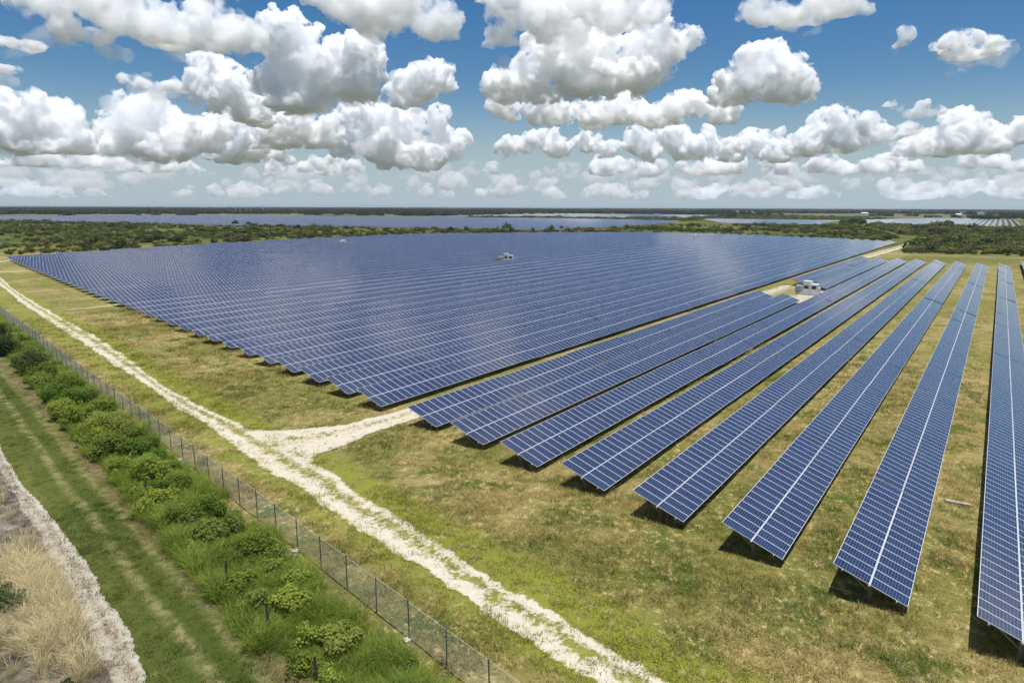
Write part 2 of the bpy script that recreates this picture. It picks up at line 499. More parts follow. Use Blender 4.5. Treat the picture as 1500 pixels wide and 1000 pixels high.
def ntex(kind, size):
    t = bpy.data.textures.new('billow', kind); t.noise_scale = size
    if kind == 'CLOUDS': t.cloud_type = 'COLOR'; t.noise_depth = 2
    else: t.distance_metric = 'DISTANCE_SQUARED'
    return t
def cloud(spec, base, D, seed, mat, label=None, vox=1.7, name='cloud', depth=1., kids=8, subs=12, kind=None, bill=1., veil=False):
    """spec: lobes as (azimuth px, elevation px, half width px, half height px) at ground distance D; base: level of the flat underside"""
    r_ = random.Random(seed); k = D / F_PX; puffs = []
    for (x, y, rx, ry, *dd) in spec:
        Dk = D * (dd[0] if dd else 1.)
        dv = _f + _r * ((x - 750) / F_PX) - _u * ((y - 500) / F_PX); dv = dv / math.hypot(dv.x, dv.y)
        kk = Dk / F_PX
        c0 = dv * Dk + Vector((0, 0, CAM_H))
        for j in range(subs):
            if j == 0: c = c0; ra, rb_ = rx * .60, ry * .68
            else:
                th = r_.uniform(0, 6.283); q_ = r_.uniform(.30, .74); ph = r_.uniform(-.75, .9); s_ = math.sqrt(1 - ph * ph)
                c = c0 + Vector((math.cos(th) * s_ * rx, math.sin(th) * s_ * rx, ph * ry)) * kk * q_
                m_ = r_.uniform(.24, .46); ra = (rx * .4 + ry * .6) * m_; rb_ = ry * m_ * 1.15
            puffs.append((c, ra * kk, rb_ * kk))
            for q in range(kids):
                th = r_.uniform(0, 6.283); ph = r_.uniform(-.3, 1); s_ = math.sqrt(1 - ph * ph)
                z_ = r_.uniform(.16, .48) * min(ra, rb_) * kk
                puffs.append((c + Vector((math.cos(th) * s_ * ra, math.sin(th) * s_ * ra, ph * rb_)) * kk * r_.uniform(.75, 1.), z_, z_ * .95))
    dv = _f - _u * ((base - 500) / F_PX); zb = D * dv.z / math.hypot(dv.x, dv.y) + CAM_H
    me = spheres(name, [tuple(c) for c, a, b in puffs], [(a, a * depth, b) for c, a, b in puffs])
    o = bpy.data.objects.new(name, me); link(o)
    S = min(max(max(s[2], s[3]) for s in spec), 31) * k; vx = vox * k
    def rem(v):
        md = o.modifiers.new('r', 'REMESH'); md.mode = 'VOXEL'; md.voxel_size = v
    def disp(kind_, s, st, mid):
        md = o.modifiers.new('d', 'DISPLACE'); md.texture = ntex(kind_, s); md.texture_coords = 'GLOBAL'; md.strength = st; md.mid_level = mid
        if kind_ == 'CLOUDS': md.direction = 'RGB_TO_XYZ'
    rem(vx * 2)
    disp('CLOUDS', S * 1.1, S * 1.0, .5); disp('VORONOI', S * .7, -S * .6 * bill, .42)
    rem(vx * 1.3)
    disp('CLOUDS', S * .38, S * .42, .5); disp('VORONOI', S * .30, -S * .52 * bill, .42)
    rem(vx)
    disp('VORONOI', S * .15, -S * .27 * bill, .42); disp('CLOUDS', S * .12, S * .17, .5)
    rem(vx * .95)
    me2 = bpy.data.meshes.new_from_object(o.evaluated_get(bpy.context.evaluated_depsgraph_get()))
    a = np.empty(len(me2.vertices) * 3, np.float32); me2.vertices.foreach_get('co', a); a = a.reshape(-1, 3)
    a[:, 2] = np.where(a[:, 2] < zb, zb + (a[:, 2] - zb) * .38, a[:, 2])
    me2.vertices.foreach_set('co', a.ravel()); me2.update(); me2.materials.append(mat)
    o.modifiers.clear(); o.data = me2; bpy.data.meshes.remove(me)
    if veil:
        pk = [p_ for p_ in puffs if r_.random() < .30]
        vm = spheres('wisps', [tuple(c + Vector((r_.gauss(0, .32), r_.gauss(0, .2), r_.gauss(0, .2))) * S) for c, a_, b_ in pk], [(a_ * r_.uniform(1.0, 1.9), a_ * 1.2, b_ * r_.uniform(.8, 1.3)) for c, a_, b_ in pk])
        vo = bpy.data.objects.new('wisps', vm); link(vo)
        for kd, sz_, st in (('r', 2.6, 0), ('CLOUDS', S * .9, S * .9), ('r', 2.2, 0), ('CLOUDS', S * .35, S * .55), ('CLOUDS', S * .14, S * .22), ('r', 2.8, 0)):
            if kd == 'r': md = vo.modifiers.new('r', 'REMESH'); md.mode = 'VOXEL'; md.voxel_size = sz_ * k
            else:
                md = vo.modifiers.new('d', 'DISPLACE'); md.texture = ntex(kd, sz_); md.texture_coords = 'GLOBAL'; md.strength = st; md.mid_level = .5; md.direction = 'RGB_TO_XYZ'
        m3 = bpy.data.meshes.new_from_object(vo.evaluated_get(bpy.context.evaluated_depsgraph_get())); m3.materials.clear(); m3.materials.append(CV)
        vo.modifiers.clear(); vo.data = m3; bpy.data.meshes.remove(vm); vo.parent = o; vo['kind'] = 'stuff'
    return tag(o, label, 'cloud', 'cumulus clouds', kind)
CV = mat_cloud('cumulus_wisps', .004); CT = mat_cloud('cumulus_thin', .024, 1 / 150., .42, .60, .15); CN = mat_cloud('cumulus_near', .060, 1 / 115., .455, .61, .12); CM_ = mat_cloud('cumulus_mid', .040, 1 / 165., .455, .61, .12); CF = mat_cloud('cumulus_far', .018, 1 / 260., .43, .60, .1); CB = mat_cloud('cumulus_bank', .0036, 1 / 420., .42, .62, .06)
CL = [
    ('broad grey cloud sheet filling the top left of the sky', [(70, 2, 50, 12), (150, 8, 80, 18), (200, 30, 60, 22), (250, 56, 75, 26), (325, 58, 50, 28), (130, 66, 48, 20), (300, 25, 40, 18)], 88, 5200, CT),
    ('low cloud poking in at the left edge below the grey sheet', [(15, 78, 26, 14), (45, 85, 20, 13)], 102, 5600, CN),
    ('small grey puff at the left edge of the sky', [(2, 118, 20, 13)], 132, 6200, CN),
    ('grey bottomed cloud cut by the top edge left of centre', [(500, 0, 70, 20), (590, 10, 70, 24), (640, 40, 42, 18), (540, 30, 45, 14)], 58, 5200, CT),
    ('large ragged cloud cut by the top edge above the centre', [(760, 10, 60, 26), (850, 15, 75, 26), (940, 14, 55, 22), (735, 60, 24, 22), (800, 45, 40, 18)], 60, 5600, CT),
    ('towering white dome of the left central cumulus', [(415, 62, 42, 36), (455, 105, 60, 34), (520, 85, 42, 34), (400, 120, 30, 30), (500, 120, 45, 26), (440, 150, 50, 26)], 165, 7000, CN),
    ('dark grey flat bottomed cloud below the left central tower', [(430, 185, 48, 28), (480, 195, 36, 24), (400, 205, 30, 18)], 219, 8200, CN),
    ('white puff tower left of the central dome', [(318, 105, 32, 26), (340, 135, 36, 26), (290, 125, 26, 14), (365, 165, 40, 26)], 185, 7600, CN),
    ('thin ragged cloud strip left of the puff tower', [(205, 128, 24, 8), (245, 132, 26, 8), (280, 145, 26, 10)], 142, 7600, CM_),
    ('large cumulus at the left edge of the sky', [(18, 165, 40, 26), (80, 178, 36, 28), (30, 205, 44, 28), (108, 208, 26, 26), (60, 222, 50, 16)], 234, 9500, CM_),
    ('bright lumpy cumulus second from the left edge', [(205, 164, 34, 26), (168, 196, 28, 24), (225, 196, 36, 26), (268, 192, 26, 22), (310, 200, 30, 24), (240, 222, 60, 18)], 240, 9800, CM_),
    ('low lumpy cloud mass under the puff tower', [(345, 195, 42, 24), (380, 215, 50, 18), (330, 225, 50, 14)], 240, 10500, CM_),
    ('white cumulus group right of the dark bottomed cloud', [(540, 172, 30, 22), (590, 182, 34, 30), (640, 176, 20, 18), (565, 215, 40, 26), (660, 208, 28, 22), (615, 225, 44, 22), (505, 205, 20, 18)], 250, 9800, CM_),
    ('compact puffy cloud alone in the blue left of centre', [(612, 122, 34, 26), (640, 110, 24, 20), (595, 145, 26, 16)], 156, 7600, CN),
    ('huge white cumulus in the middle of the sky', [(800, 84, 50, 34), (868, 70, 52, 34), (950, 72, 44, 36), (732, 128, 30, 26), (780, 128, 40, 26), (850, 118, 60, 28), (935, 108, 52, 26), (1000, 62, 24, 20)], 150, 6200, CN),
    ('long ragged skirt under the huge central cumulus', [(800, 160, 42, 18), (860, 172, 40, 15), (915, 160, 36, 20), (965, 172, 40, 14), (1010, 158, 32, 18), (1060, 165, 28, 12), (735, 160, 26, 16)], 184, 7200, CN),
    ('bright castle shaped cumulus right of the central one', [(1112, 88, 34, 24), (1135, 110, 46, 26), (1175, 125, 26, 26), (1080, 130, 46, 20), (1150, 138, 46, 16)], 156, 6600, CN),
    ('wedge of cloud cut by the top edge on the right', [(1110, 18, 34, 18), (1160, 30, 44, 16), (1210, 15, 42, 14), (1245, 4, 30, 10)], 46, 5200, CT),
    ('small wispy cloud tuft high on the right', [(1330, 48, 12, 9), (1320, 66, 9, 9), (1310, 82, 7, 5)], 92, 6000, CM_),
    ('small bright cumulus high near the right edge', [(1395, 78, 22, 15), (1425, 74, 18, 13), (1452, 82, 20, 11), (1410, 92, 36, 9)], 103, 6200, CN),
    ('tiny oval cloud above the right low clouds', [(1306, 157, 20, 8)], 167, 9000, CM_),
    ('thin lens cloud right of the tiny oval one', [(1350, 155, 14, 5), (1368, 170, 28, 6)], 178, 9000, CM_),
    ('oblong white cloud over the right horizon', [(1275, 186, 22, 12), (1300, 194, 30, 10), (1330, 190, 12, 8)], 206, 9500, CM_),
    ('rounded cumulus tower over the right horizon', [(1210, 182, 26, 18), (1195, 205, 36, 18), (1235, 208, 28, 16), (1170, 220, 30, 12)], 228, 11000, CM_),
    ('broad domed cumulus near the right edge', [(1412, 188, 34, 20), (1385, 208, 44, 18), (1440, 210, 36, 16), (1340, 220, 26, 14)], 234, 11000, CM_),
    ('cumulus cut by the right edge of the photo', [(1495, 198, 26, 14), (1475, 215, 26, 10)], 226, 11000, CM_),
    ('chain of low puffs over the centre horizon', [(745, 214, 22, 18), (782, 206, 18, 13), (815, 218, 26, 15), (858, 209, 20, 14), (890, 220, 24, 12), (930, 206, 22, 17), (950, 222, 24, 12)], 240, 12500, CM_),
    ('chain of low puffs right of the centre horizon', [(985, 204, 26, 22), (1010, 220, 28, 14), (1040, 208, 18, 15), (1070, 220, 26, 13), (1108, 206, 20, 16), (1138, 204, 14, 14), (1140, 222, 28, 12)], 240, 13500, CM_),
]
for k, (lab, spec, base, D, mt) in enumerate(CL):
    cloud(spec, base, D, 900 + k, mt, lab, vox=1.9 if D < 9000 else 2.0, depth=.65, veil=D < 10000)
rb = random.Random(5)
for band, (ya, yb, n_, D, hw, hh) in enumerate([(236, 250, 58, 16000, 30, 8), (249, 262, 110, 22000, 25, 4.8), (262, 275, 140, 30000, 24, 3.4), (274, 286, 140, 42000, 27, 2.1)]):
    spec = [(rb.uniform(-90, 1590), rb.uniform(ya, yb), rb.uniform(.3, 1.4) * hw, rb.uniform(.5, 1.4) * hh, rb.uniform(.93, 1.07)) for q in range(n_)]
    cloud(spec, yb + 4, D, 50 + band, CF if band == 0 else CB, 'low hazy bank of small flat clouds, %s layer above the horizon' % ['fourth', 'third', 'second', 'lowest'][band], vox=3.0, name='cloud_bank', kids=2, subs=3, kind='stuff', bill=.8)
# fair-weather field carried on out of view, plus clouds added to whiten reflections
ro = random.Random(12); spots = []
for q in range(400):
    a_ = ro.uniform(0, 6.283); d_ = ro.uniform(1900, 6500); w_ = ro.uniform(260, 620)
    x_, y_ = 200 + d_ * math.cos(a_), 150 + d_ * math.sin(a_)
    el = math.atan2(1150, math.hypot(x_, y_) + w_); da = abs((math.atan2(y_, x_) - YAW + math.pi) % (2 * math.pi) - math.pi)
    if da < .95: continue
    if any(math.hypot(x_ - b_[0], y_ - b_[1]) < 1.05 * (w_ + b_[2]) for b_ in spots): continue
    spots.append((x_, y_, w_))
for q in range(300):  # higher unseen clouds, added to brighten what the left panel rows reflect
    a_ = YAW + ro.uniform(-.40, 1.15); d_ = ro.uniform(2700, 4700); w_ = ro.uniform(260, 560)
    x_, y_ = d_ * math.cos(a_), d_ * math.sin(a_)
    if any(math.hypot(x_ - b_[0], y_ - b_[1]) < .92 * (w_ + b_[2]) for b_ in spots): continue
    spots.append((x_, y_, w_, 2800))
cs, rs = [], []
for (x_, y_, w_, *z_) in spots:
    z_ = z_[0] if z_ else 1150
    for q in range(16):
        a_ = ro.uniform(0, 6.283); d_ = w_ * ro.random() ** .7; r__ = w_ * ro.uniform(.2, .42) * (1.2 - .6 * d_ / w_)
        cs.append((x_ + math.cos(a_) * d_, y_ + math.sin(a_) * d_, z_ + r__ * .5)); rs.append((r__, r__, r__ * .75))
me = spheres('cloud_field', cs, rs); me.materials.append(CN)
o = bpy.data.objects.new('cloud_field', me); link(o)
md = o.modifiers.new('r', 'REMESH'); md.mode = 'VOXEL'; md.voxel_size = 50
for kd, s_, t_ in (('CLOUDS', 260, 200), ('VORONOI', 150, -80)):
    md = o.modifiers.new('d', 'DISPLACE'); md.texture = ntex(kd, s_); md.texture_coords = 'GLOBAL'; md.strength = t_; md.mid_level = .45
    if kd == 'CLOUDS': md.direction = 'RGB_TO_XYZ'
tag(o, 'fair weather cumulus carrying on overhead and behind the viewer, with unseen clouds added to whiten reflections', 'clouds', kind='stuff')
me2 = bpy.data.meshes.new_from_object(o.evaluated_get(bpy.context.evaluated_depsgraph_get()))
o.modifiers.clear(); o.data = me2; bpy.data.meshes.remove(me)

# ------------------------------------------------------------------ gravel tracks
def resample(p, step):
    p = np.array(p, float); d = np.r_[0, np.cumsum(np.hypot(*np.diff(p, axis=0).T))]
    t = np.linspace(0, 1, max(3, int(d[-1] / step)))
    return np.stack([np.interp(t * d[-1], d, p[:, 0]), np.interp(t * d[-1], d, p[:, 1])], 1)
def strip(name, left, right, mat, step=.35, amp=.22, z=.03, cols=7, label=None, grow=0.):
    L = resample(left, step); n_ = len(L)
    Rr = np.array(right, float); d = np.r_[0, np.cumsum(np.hypot(*np.diff(Rr, axis=0).T))]
    t = np.linspace(0, d[-1], n_)
    Rr = np.stack([np.interp(t, d, Rr[:, 0]), np.interp(t, d, Rr[:, 1])], 1)
    dirv = Rr - L; wid = np.linalg.norm(dirv, axis=1, keepdims=True); dirv = dirv / wid
    e1 = ((fbm(L[:, 0], L[:, 1], 2.6, 11, 3) - .5) * 3 + (rng.random(n_) - .5) * .9)[:, None] * amp
    e2 = ((fbm(Rr[:, 0], Rr[:, 1], 2.6, 21, 3) - .5) * 3 + (rng.random(n_) - .5) * .9)[:, None] * amp
    L = L + dirv * (e1 - grow * .4); Rr = Rr + dirv * (e2 + grow)
    s = np.linspace(0, 1, cols)
    P = L[:, None] * (1 - s)[None, :, None] + Rr[:, None] * s[None, :, None]
    Z = ground_z(P[..., 0], P[..., 1]) + z
    V = np.concatenate([P, Z[..., None]], -1).reshape(-1, 3)
    i = np.arange(n_ * cols).reshape(n_, cols)
    q = np.stack([i[:-1, :-1], i[1:, :-1], i[1:, 1:], i[:-1, 1:]], -1).reshape(-1, 4)
    UV = np.stack([np.broadcast_to(s, (n_, cols)), np.broadcast_to(np.arange(n_)[:, None] * step, (n_, cols))], -1).reshape(-1, 2)
    o = obj(name, mesh_np(name, V, q, mat, uvs=UV[q].reshape(-1, 2), smooth=True))
    return tag(o, label, kind='structure')
TL = [(76.5, 245), (68.2, 208.0), (60.2, 175.8), (56.1, 156.1), (51.4, 135.5), (47.6, 117.3), (43.6, 99.4), (37.9, 72.9), (35.5, 62.2), (33.4, 53.4), (31.6, 45.9), (30.7, 40.7), (29.4, 35.2), (28.2, 29.2), (27.5, 25.6), (26.5, 20.7), (25.6, 16.6), (24.6, 13.1), (22.5, 3.0), (20, -9)]
TU = [(79.3, 245), (70.6, 212), (63.4, 180), (58.9, 159.0), (55.4, 143.0), (51.0, 120.2), (46.4, 101), (41.2, 82.0), (38.7, 69.0), (37.6, 61.4), (36.4, 54.6), (35.2, 48.7), (34.7, 45.2), (34.2, 41.5), (32.8, 37.6), (32.0, 34.3), (30.6, 28.3), (29.3, 23.7), (28.4, 18.8), (27.7, 15.9), (26.8, 11.7), (25, 3), (22.6, -9)]
strip('gravel_track', TL, TU, M['chalk'], amp=.3, grow=.28, label='white shell gravel track running along inside the chain link fence')
strip('gravel_side_track', [(34.0, 44.6), (36.6, 46.4), (38.9, 46.3), (42.1, 46.7), (46.5, 46.6), (49.9, 46.7), (54, 46.9), (60, 47.0)],
      [(36.5, 57.5), (38.4, 55.2), (40.6, 52.8), (43.6, 51.0), (47.3, 50.3), (50.7, 49.7), (54, 49.0), (60, 48.6)], M['chalk_spur'], z=.045, cols=12,
      label='white gravel spur turning off the track between the panel rows')
strip('gravel_lane', [(60, 47.0), (120, 47.1), (165, 47.0)], [(60, 48.3), (120, 48.2), (165, 48.4)], M['chalk_thin'], step=1.2, amp=.2, z=.03,
      label='thin pale gravel lane hidden between two long panel rows')
strip('gravel_pad', [(163, 33.2), (170, 32.6), (180, 32.4), (190, 32.6), (200, 33.6)], [(163, 47.9), (170, 48.6), (180, 48.9), (190, 48.8), (200, 48.0)], M['chalk_thin'], step=.8, amp=.5, z=.03, cols=14,
      label='pale gravel pad around the inverter station in the gap between rows')
strip('sand_track', [(29, 113), (23.5, 86), (18.7, 63.5), (17.0, 54.3), (16.0, 48.2), (14.6, 42.6), (13.7, 38.0), (12.9, 34.9), (12.0, 30.6), (9.5, 20)],
      [(31, 113), (25.6, 88), (20.8, 69.6), (18.7, 58.6), (17.8, 52.7), (17.1, 48.0), (16.2, 42.8), (15.5, 39.6), (14.9, 36.7), (14.2, 33.5), (13.0, 29.4), (11.2, 20)], M['sand'], step=.2, amp=.17, label='pale sandy wheel track beside the dry blond grass')
strip('gravel_road', [(333, 45.2), (370, 43.6), (400, 42.8), (440, 41.0), (529, 41.2), (590, 39)], [(345, 49.6), (372, 48.4), (399, 47.8), (440, 46.6), (529, 46.5), (592, 44)], M['chalk'], step=2.5, amp=.7, z=.04,
      label='white gravel road beyond the far end of the panel rows')
strip('gravel_lane', [(362, 45), (369, 26), (371.5, 7), (374, -12), (378, -60)], [(369, 45), (371.6, 26), (374.2, 7), (377, -12), (381, -60)], M['chalk_thin'], step=1.5, amp=.35, z=.03,
      label='thin pale lane along the scrub behind the right panel rows')
strip('gravel_lane', [(60, 156.2), (66, 155.2), (76, 155.0)], [(60, 157.4), (66, 157.2), (76, 157.0)], M['chalk_thin'], amp=.2, z=.03,
      label='short pale lane crossing the turf to the middle of the array')
strip('gravel_lane', [(70, 263.2), (85, 262), (97, 260.4)], [(70, 266.2), (85, 265), (97, 263.0)], M['chalk'], amp=.3, z=.03,
      label='pale lane reaching the array near its far corner')
strip('gravel_lane', [(80, 308), (102, 311.4), (112, 321.0)], [(80, 313), (102, 316.4), (112, 325.4)], M['chalk'], amp=.3, z=.03,
      label='pale lane running round the far corner of the array')

# ------------------------------------------------------------------ panel rows
TILT, H0, SL = .3376, .612, 4.0          # tilt, height of the low edge, slant length
PITCH_Y, Y7 = 6.6918, -3.1232
MW, ML, MG = 1.01, 1.965, .006           # module pitch along the row, module length, half gap
def row_y(i): return Y7 + (7 - i) * PITCH_Y + (2.5 if i < 0 else 0)   # wider aisle at the gravel spur
S_NEAR = {0: 46.88, 1: 45.55, 2: 44.03, 3: 42.85, 4: 41.40, 5: 40.16, 6: 38.81, 7: 37.44, 8: 36.1}
E_FAR = {0: 314.6, 1: 312.5, 2: 312.9, 3: 311.9, 4: 310.8, 5: 308.0, 6: 304.3, 7: 304.7, 8: 328}
def s_left(i): return float(np.interp(-i, [1, 6, 20, 40, 41, 42, 43, 44, 45], [48.6, 55.7, 75.6, 105.3, 125, 150, 172, 205, 245]))
def e_left(i): return float(np.interp(-i, [1, 4, 8, 16, 22, 27, 33, 37, 41, 45], [482, 495, 506, 526, 530, 520, 498, 463, 424, 390]))
HOLES = {0: (167, 198.5), 1: (163, 192), -17: (203, 224), -16: (206, 221), -37: (252, 262), -18: (447, 458)}
ct, st_ = math.cos(TILT), math.sin(TILT)
FRW = .021

def module_mesh(name, half, closed=True):
    """one framed module, local x along row, y up-slope, z normal"""
    hx, hy = MW / 2 - MG, ML / 2
    o = [(-hx, -hy), (hx, -hy), (hx, hy), (-hx, hy)]
    i_ = [(-hx + FRW, -hy + FRW), (hx - FRW, -hy + FRW), (hx - FRW, hy - FRW), (-hx + FRW, hy - FRW)]
    v = [(x, y, .0) for x, y in o] + [(x, y, .0) for x, y in i_] + [(x, y, -.005) for x, y in i_] + [(x, y, -.04) for x, y in o]
    f = []; mi = []
    for k in range(4):
        j = (k + 1) % 4
        f.append((k, j, 4 + j, 4 + k)); mi.append(1)
        f.append((4 + k, 4 + j, 8 + j, 8 + k)); mi.append(1)
        f.append((k, 12 + k, 12 + j, j)); mi.append(1)
    f.append((8, 9, 10, 11)); mi.append(0)
    f.append((12, 15, 14, 13)); mi.append(2)
    uv = np.zeros((len(f), 4, 2)); uv[-2] = [(0, 0), (1, 0), (1, 1), (0, 1)]
    return mesh_np(name, v, f, mats=[M['panel'], M['alu'], M['back']], midx=mi, uvs=uv.reshape(-1, 2))
MOD = module_mesh('solar_panel', 0)
OFF = (ML / 2 + .022, -(ML / 2 + .022))   # upper / lower module centre along slope

def table_jit(i, k):
    """small settlement of each 15-module table: height and tilt"""
    r_ = random.Random(i * 1000 + k // 15)
    return r_.uniform(-.05, .05), r_.uniform(-.013, .013)

def far_modules(i, ks, x0, parent):
    """the many modules down the row, joined"""
    ks = np.array(ks)
    if len(ks) == 0: return
    dz = np.array([table_jit(i, int(k))[0] for k in ks]); dt = np.array([table_jit(i, int(k))[1] for k in ks])
    V = []; Fq = []; MI = []; UV = []; base = 0
    for off in OFF:
        cx = (ks + .5) * MW + x0
        hx, hy = MW / 2 - MG, ML / 2
        o = np.array([(-hx, -hy), (hx, -hy), (hx, hy), (-hx, hy), (-hx + FRW, -hy + FRW), (hx - FRW, -hy + FRW), (hx - FRW, hy - FRW), (-hx + FRW, hy - FRW)])
        m_ = len(ks)
        lx = cx[:, None] + o[None, :, 0]; ly = off + o[None, :, 1] + 0 * lx
        t = TILT + dt[:, None]
        y = ly * np.cos(t); z = H0 + SL / 2 * st_ + ly * np.sin(t) + dz[:, None]
        V.append(np.stack([lx, y, z], -1).reshape(-1, 3))
        q = np.array([(0, 1, 5, 4), (1, 2, 6, 5), (2, 3, 7, 6), (3, 0, 4, 7), (4, 5, 6, 7)])
        Fq.append((np.arange(m_) * 8)[:, None, None] + q[None] + base); base += m_ * 8
        MI.append(np.tile([1, 1, 1, 1, 0], m_))
        uv = np.zeros((m_, 5, 4, 2)); uv[:, 4] = np.array([(.001, .001), (.999, .001), (.999, .999), (.001, .999)])
        uv[:, 4, :, 0] += ks[:, None]; uv[:, 4, :, 1] += (i % 50) * 2 + (off > 0)
        UV.append(uv.reshape(-1, 2))
    me = mesh_np('solar_panels', np.concatenate(V), np.concatenate(Fq).reshape(-1, 4), mats=[M['panel'], M['alu']], midx=np.concatenate(MI), uvs=np.concatenate(UV))
    tag(obj('solar_panels', me, parent), kind='stuff')

POST = MB(); zc = H0 + SL / 2 * st_ - .2
POST.box((0, 0, zc / 2 - .1), (.012, .16, zc + .2)).box((-.05, -.08, zc / 2 - .1), (.11, .012, zc + .2)).box((-.05, .08, zc / 2 - .1), (.11, .012, zc + .2))
POST_ME = POST.mesh('post', M['rust'])
RAFT = MB(); RAFT.box((0, 0, 0), (.06, 3.5, .11), rx=TILT)
RAFT_ME = RAFT.mesh('rafter', M['galv'])
BRACE = MB(); BRACE.bar((0, 0, .45), (0, 1.15, zc + 1.15 * math.tan(TILT) - .06), .03)
BRACE_ME = BRACE.mesh('brace', M['galv'])

ORD = ['zeroth', 'first', 'second', 'third', 'fourth', 'fifth', 'sixth', 'seventh', 'eighth', 'ninth', 'tenth', 'eleventh', 'twelfth', 'thirteenth', 'fourteenth', 'fifteenth', 'sixteenth', 'seventeenth', 'eighteenth', 'nineteenth']
def ordinal(k):
    if k < 20: return ORD[k]
    t = {2: 'twent', 3: 'thirt', 4: 'fort'}[k // 10]
    return t + 'ieth' if k % 10 == 0 else t + 'y-' + ORD[k % 10]

def build_row(i, label, group, near_modules, near_posts):
    y = row_y(i)
    x0, x1 = (S_NEAR[i], E_FAR[i]) if i >= 0 else (s_left(i), e_left(i))
    row = empty('solar_panel_row', (x0, y, 0)); tag(row, label, 'solar panels', group)
    nmod = int((x1 - x0) / MW)
    hole = HOLES.get(i)
    ks = [k for k in range(nmod) if not hole or not (hole[0] < x0 + k * MW < hole[1])]
    for k in ks[:near_modules]:
        dz, dt = table_jit(i, k)
        for off in OFF:
            t = TILT + dt
            obj('solar_panel', MOD, row, ((k + .5) * MW, off * math.cos(t), H0 + SL / 2 * st_ + off * math.sin(t) + dz), (t, 0, 0))
    far_modules(i, ks[near_modules:], 0, row)
    # spans between holes
    spans = [(0, nmod * MW)] if not hole else [(0, max(k for k in ks if x0 + k * MW <= hole[0]) * MW + MW), (min(k for k in ks if x0 + k * MW >= hole[1]) * MW, nmod * MW)]
    for a, b in spans:
        for t, w in ((-1.45, .06), (0, .10), (1.45, .06)):
            rail = MB(); rail.box(((a + b) / 2, t * ct + .075 * st_, H0 + SL / 2 * st_ + t * st_ - .10 * ct), (b - a + .22, w, .07), rx=TILT)
            obj('rail', rail.mesh('rail', M['galv']), row)
    px = []
    for a, b in spans: px += list(np.arange(a + .55, b - .3, 4.04))
    for x in px[:near_posts]:
        obj('post', POST_ME, row, (x, 0, 0)); obj('rafter', RAFT_ME, row, (x, .0, zc + .02)); obj('brace', BRACE_ME, row, (x + .06, 0, 0))
    mb = MB()
    for x in px[near_posts:]:
        mb.box((x, 0, zc / 2), (.1, .14, zc)).box((x, 0, zc + .02), (.06, 3.5, .1), rx=TILT)
    tag(obj('posts', mb.mesh('posts', M['rust']), row), kind='stuff')
    return row

GR, GL = 'panel rows right of the gravel spur', 'panel rows left of the gravel spur'
RIGHT = {0: 'long blue solar panel row whose near corner overlaps the gravel spur',
         1: 'blue solar panel row second to the right of the gravel spur',
         2: 'blue solar panel row third to the right of the gravel spur',
         3: 'blue solar panel row fourth to the right of the gravel spur',
         4: 'blue solar panel row fifth to the right of the gravel spur',
         5: 'blue solar panel row sixth to the right of the gravel spur',
         6: 'broad near solar panel row fully in view beside the row cut off at the right',
         7: 'nearest large solar panel row cut off by the right edge of the photo',
         8: 'sliver of a solar panel row at the far right edge below the scrub'}
for i in range(0, 9):
    build_row(i, RIGHT[i], GR, [34, 36, 38, 40, 44, 48, 52, 52, 0][i], 9 if i < 8 else 0)
for i in range(-1, -46, -1):
    k = -i
    lab = 'solar panel row bordering the gravel spur on its left side' if k == 1 else \
          'farthest solar panel row of the big block, against the scrub' if k == 45 else \
          'long blue solar panel row, ' + ordinal(k) + ' to the left of the gravel spur'
    build_row(i, lab, GL, max(0, 34 - int(1.25 * k)), 4 if k < 16 else 1)

# ------------------------------------------------------------------ far arrays
def far_strip(rows):
    V = []; Fq = []; UV = []; base = 0
    for (xa, xb, y) in rows:
        n_ = max(2, int((xb - xa) / 80) + 1); xs = np.linspace(xa, xb, n_)
        ya, yb = y - SL / 2 * ct, y + SL / 2 * ct
        za, zb = H0, H0 + SL * st_
        v = np.concatenate([np.stack([xs, xs * 0 + ya, xs * 0 + za], 1), np.stack([xs, xs * 0 + yb, xs * 0 + zb], 1),
                            np.stack([xs, xs * 0 + ya, xs * 0 + za - .06], 1), np.stack([xs, xs * 0 + yb, xs * 0 + zb - .06], 1)])
        k = np.arange(n_ - 1)
        top = np.stack([k, k + 1, n_ + k + 1, n_ + k], 1)
        bot = np.stack([2 * n_ + k, 3 * n_ + k, 3 * n_ + k + 1, 2 * n_ + k + 1], 1)
        lo = np.stack([k, 2 * n_ + k, 2 * n_ + k + 1, k + 1], 1); hi = np.stack([n_ + k, n_ + k + 1, 3 * n_ + k + 1, 3 * n_ + k], 1)
        caps = np.array([(0, n_, 3 * n_, 2 * n_), (n_ - 1, 3 * n_ - 1, 4 * n_ - 1, 2 * n_ - 1)])
        q = np.concatenate([top, bot, lo, hi, caps])
        uvv = np.concatenate([np.stack([xs / MW, xs * 0], 1), np.stack([xs / MW, xs * 0 + 2], 1)] * 2)
        V.append(v); UV.append(uvv[q].reshape(-1, 2)); Fq.append(q + base); base += len(v)
    return mesh_np('far_rows', np.concatenate(V), np.concatenate(Fq), M['far_panel'], uvs=np.concatenate(UV))
def poly_rows(poly, y0, y1):
    out = []
    for k in range(int(math.ceil((y0) / PITCH_Y)), int(y1 / PITCH_Y) + 1):
        y = k * PITCH_Y; xs = []
        for j in range(len(poly)):
            (xa, ya), (xb, yb) = poly[j], poly[(j + 1) % len(poly)]
            if (ya > y) != (yb > y): xs.append(xa + (y - ya) / (yb - ya) * (xb - xa))
        xs.sort()
        for a, b in zip(xs[::2], xs[1::2]):
            if b - a > 15: out.append((a, b, y))
    return out
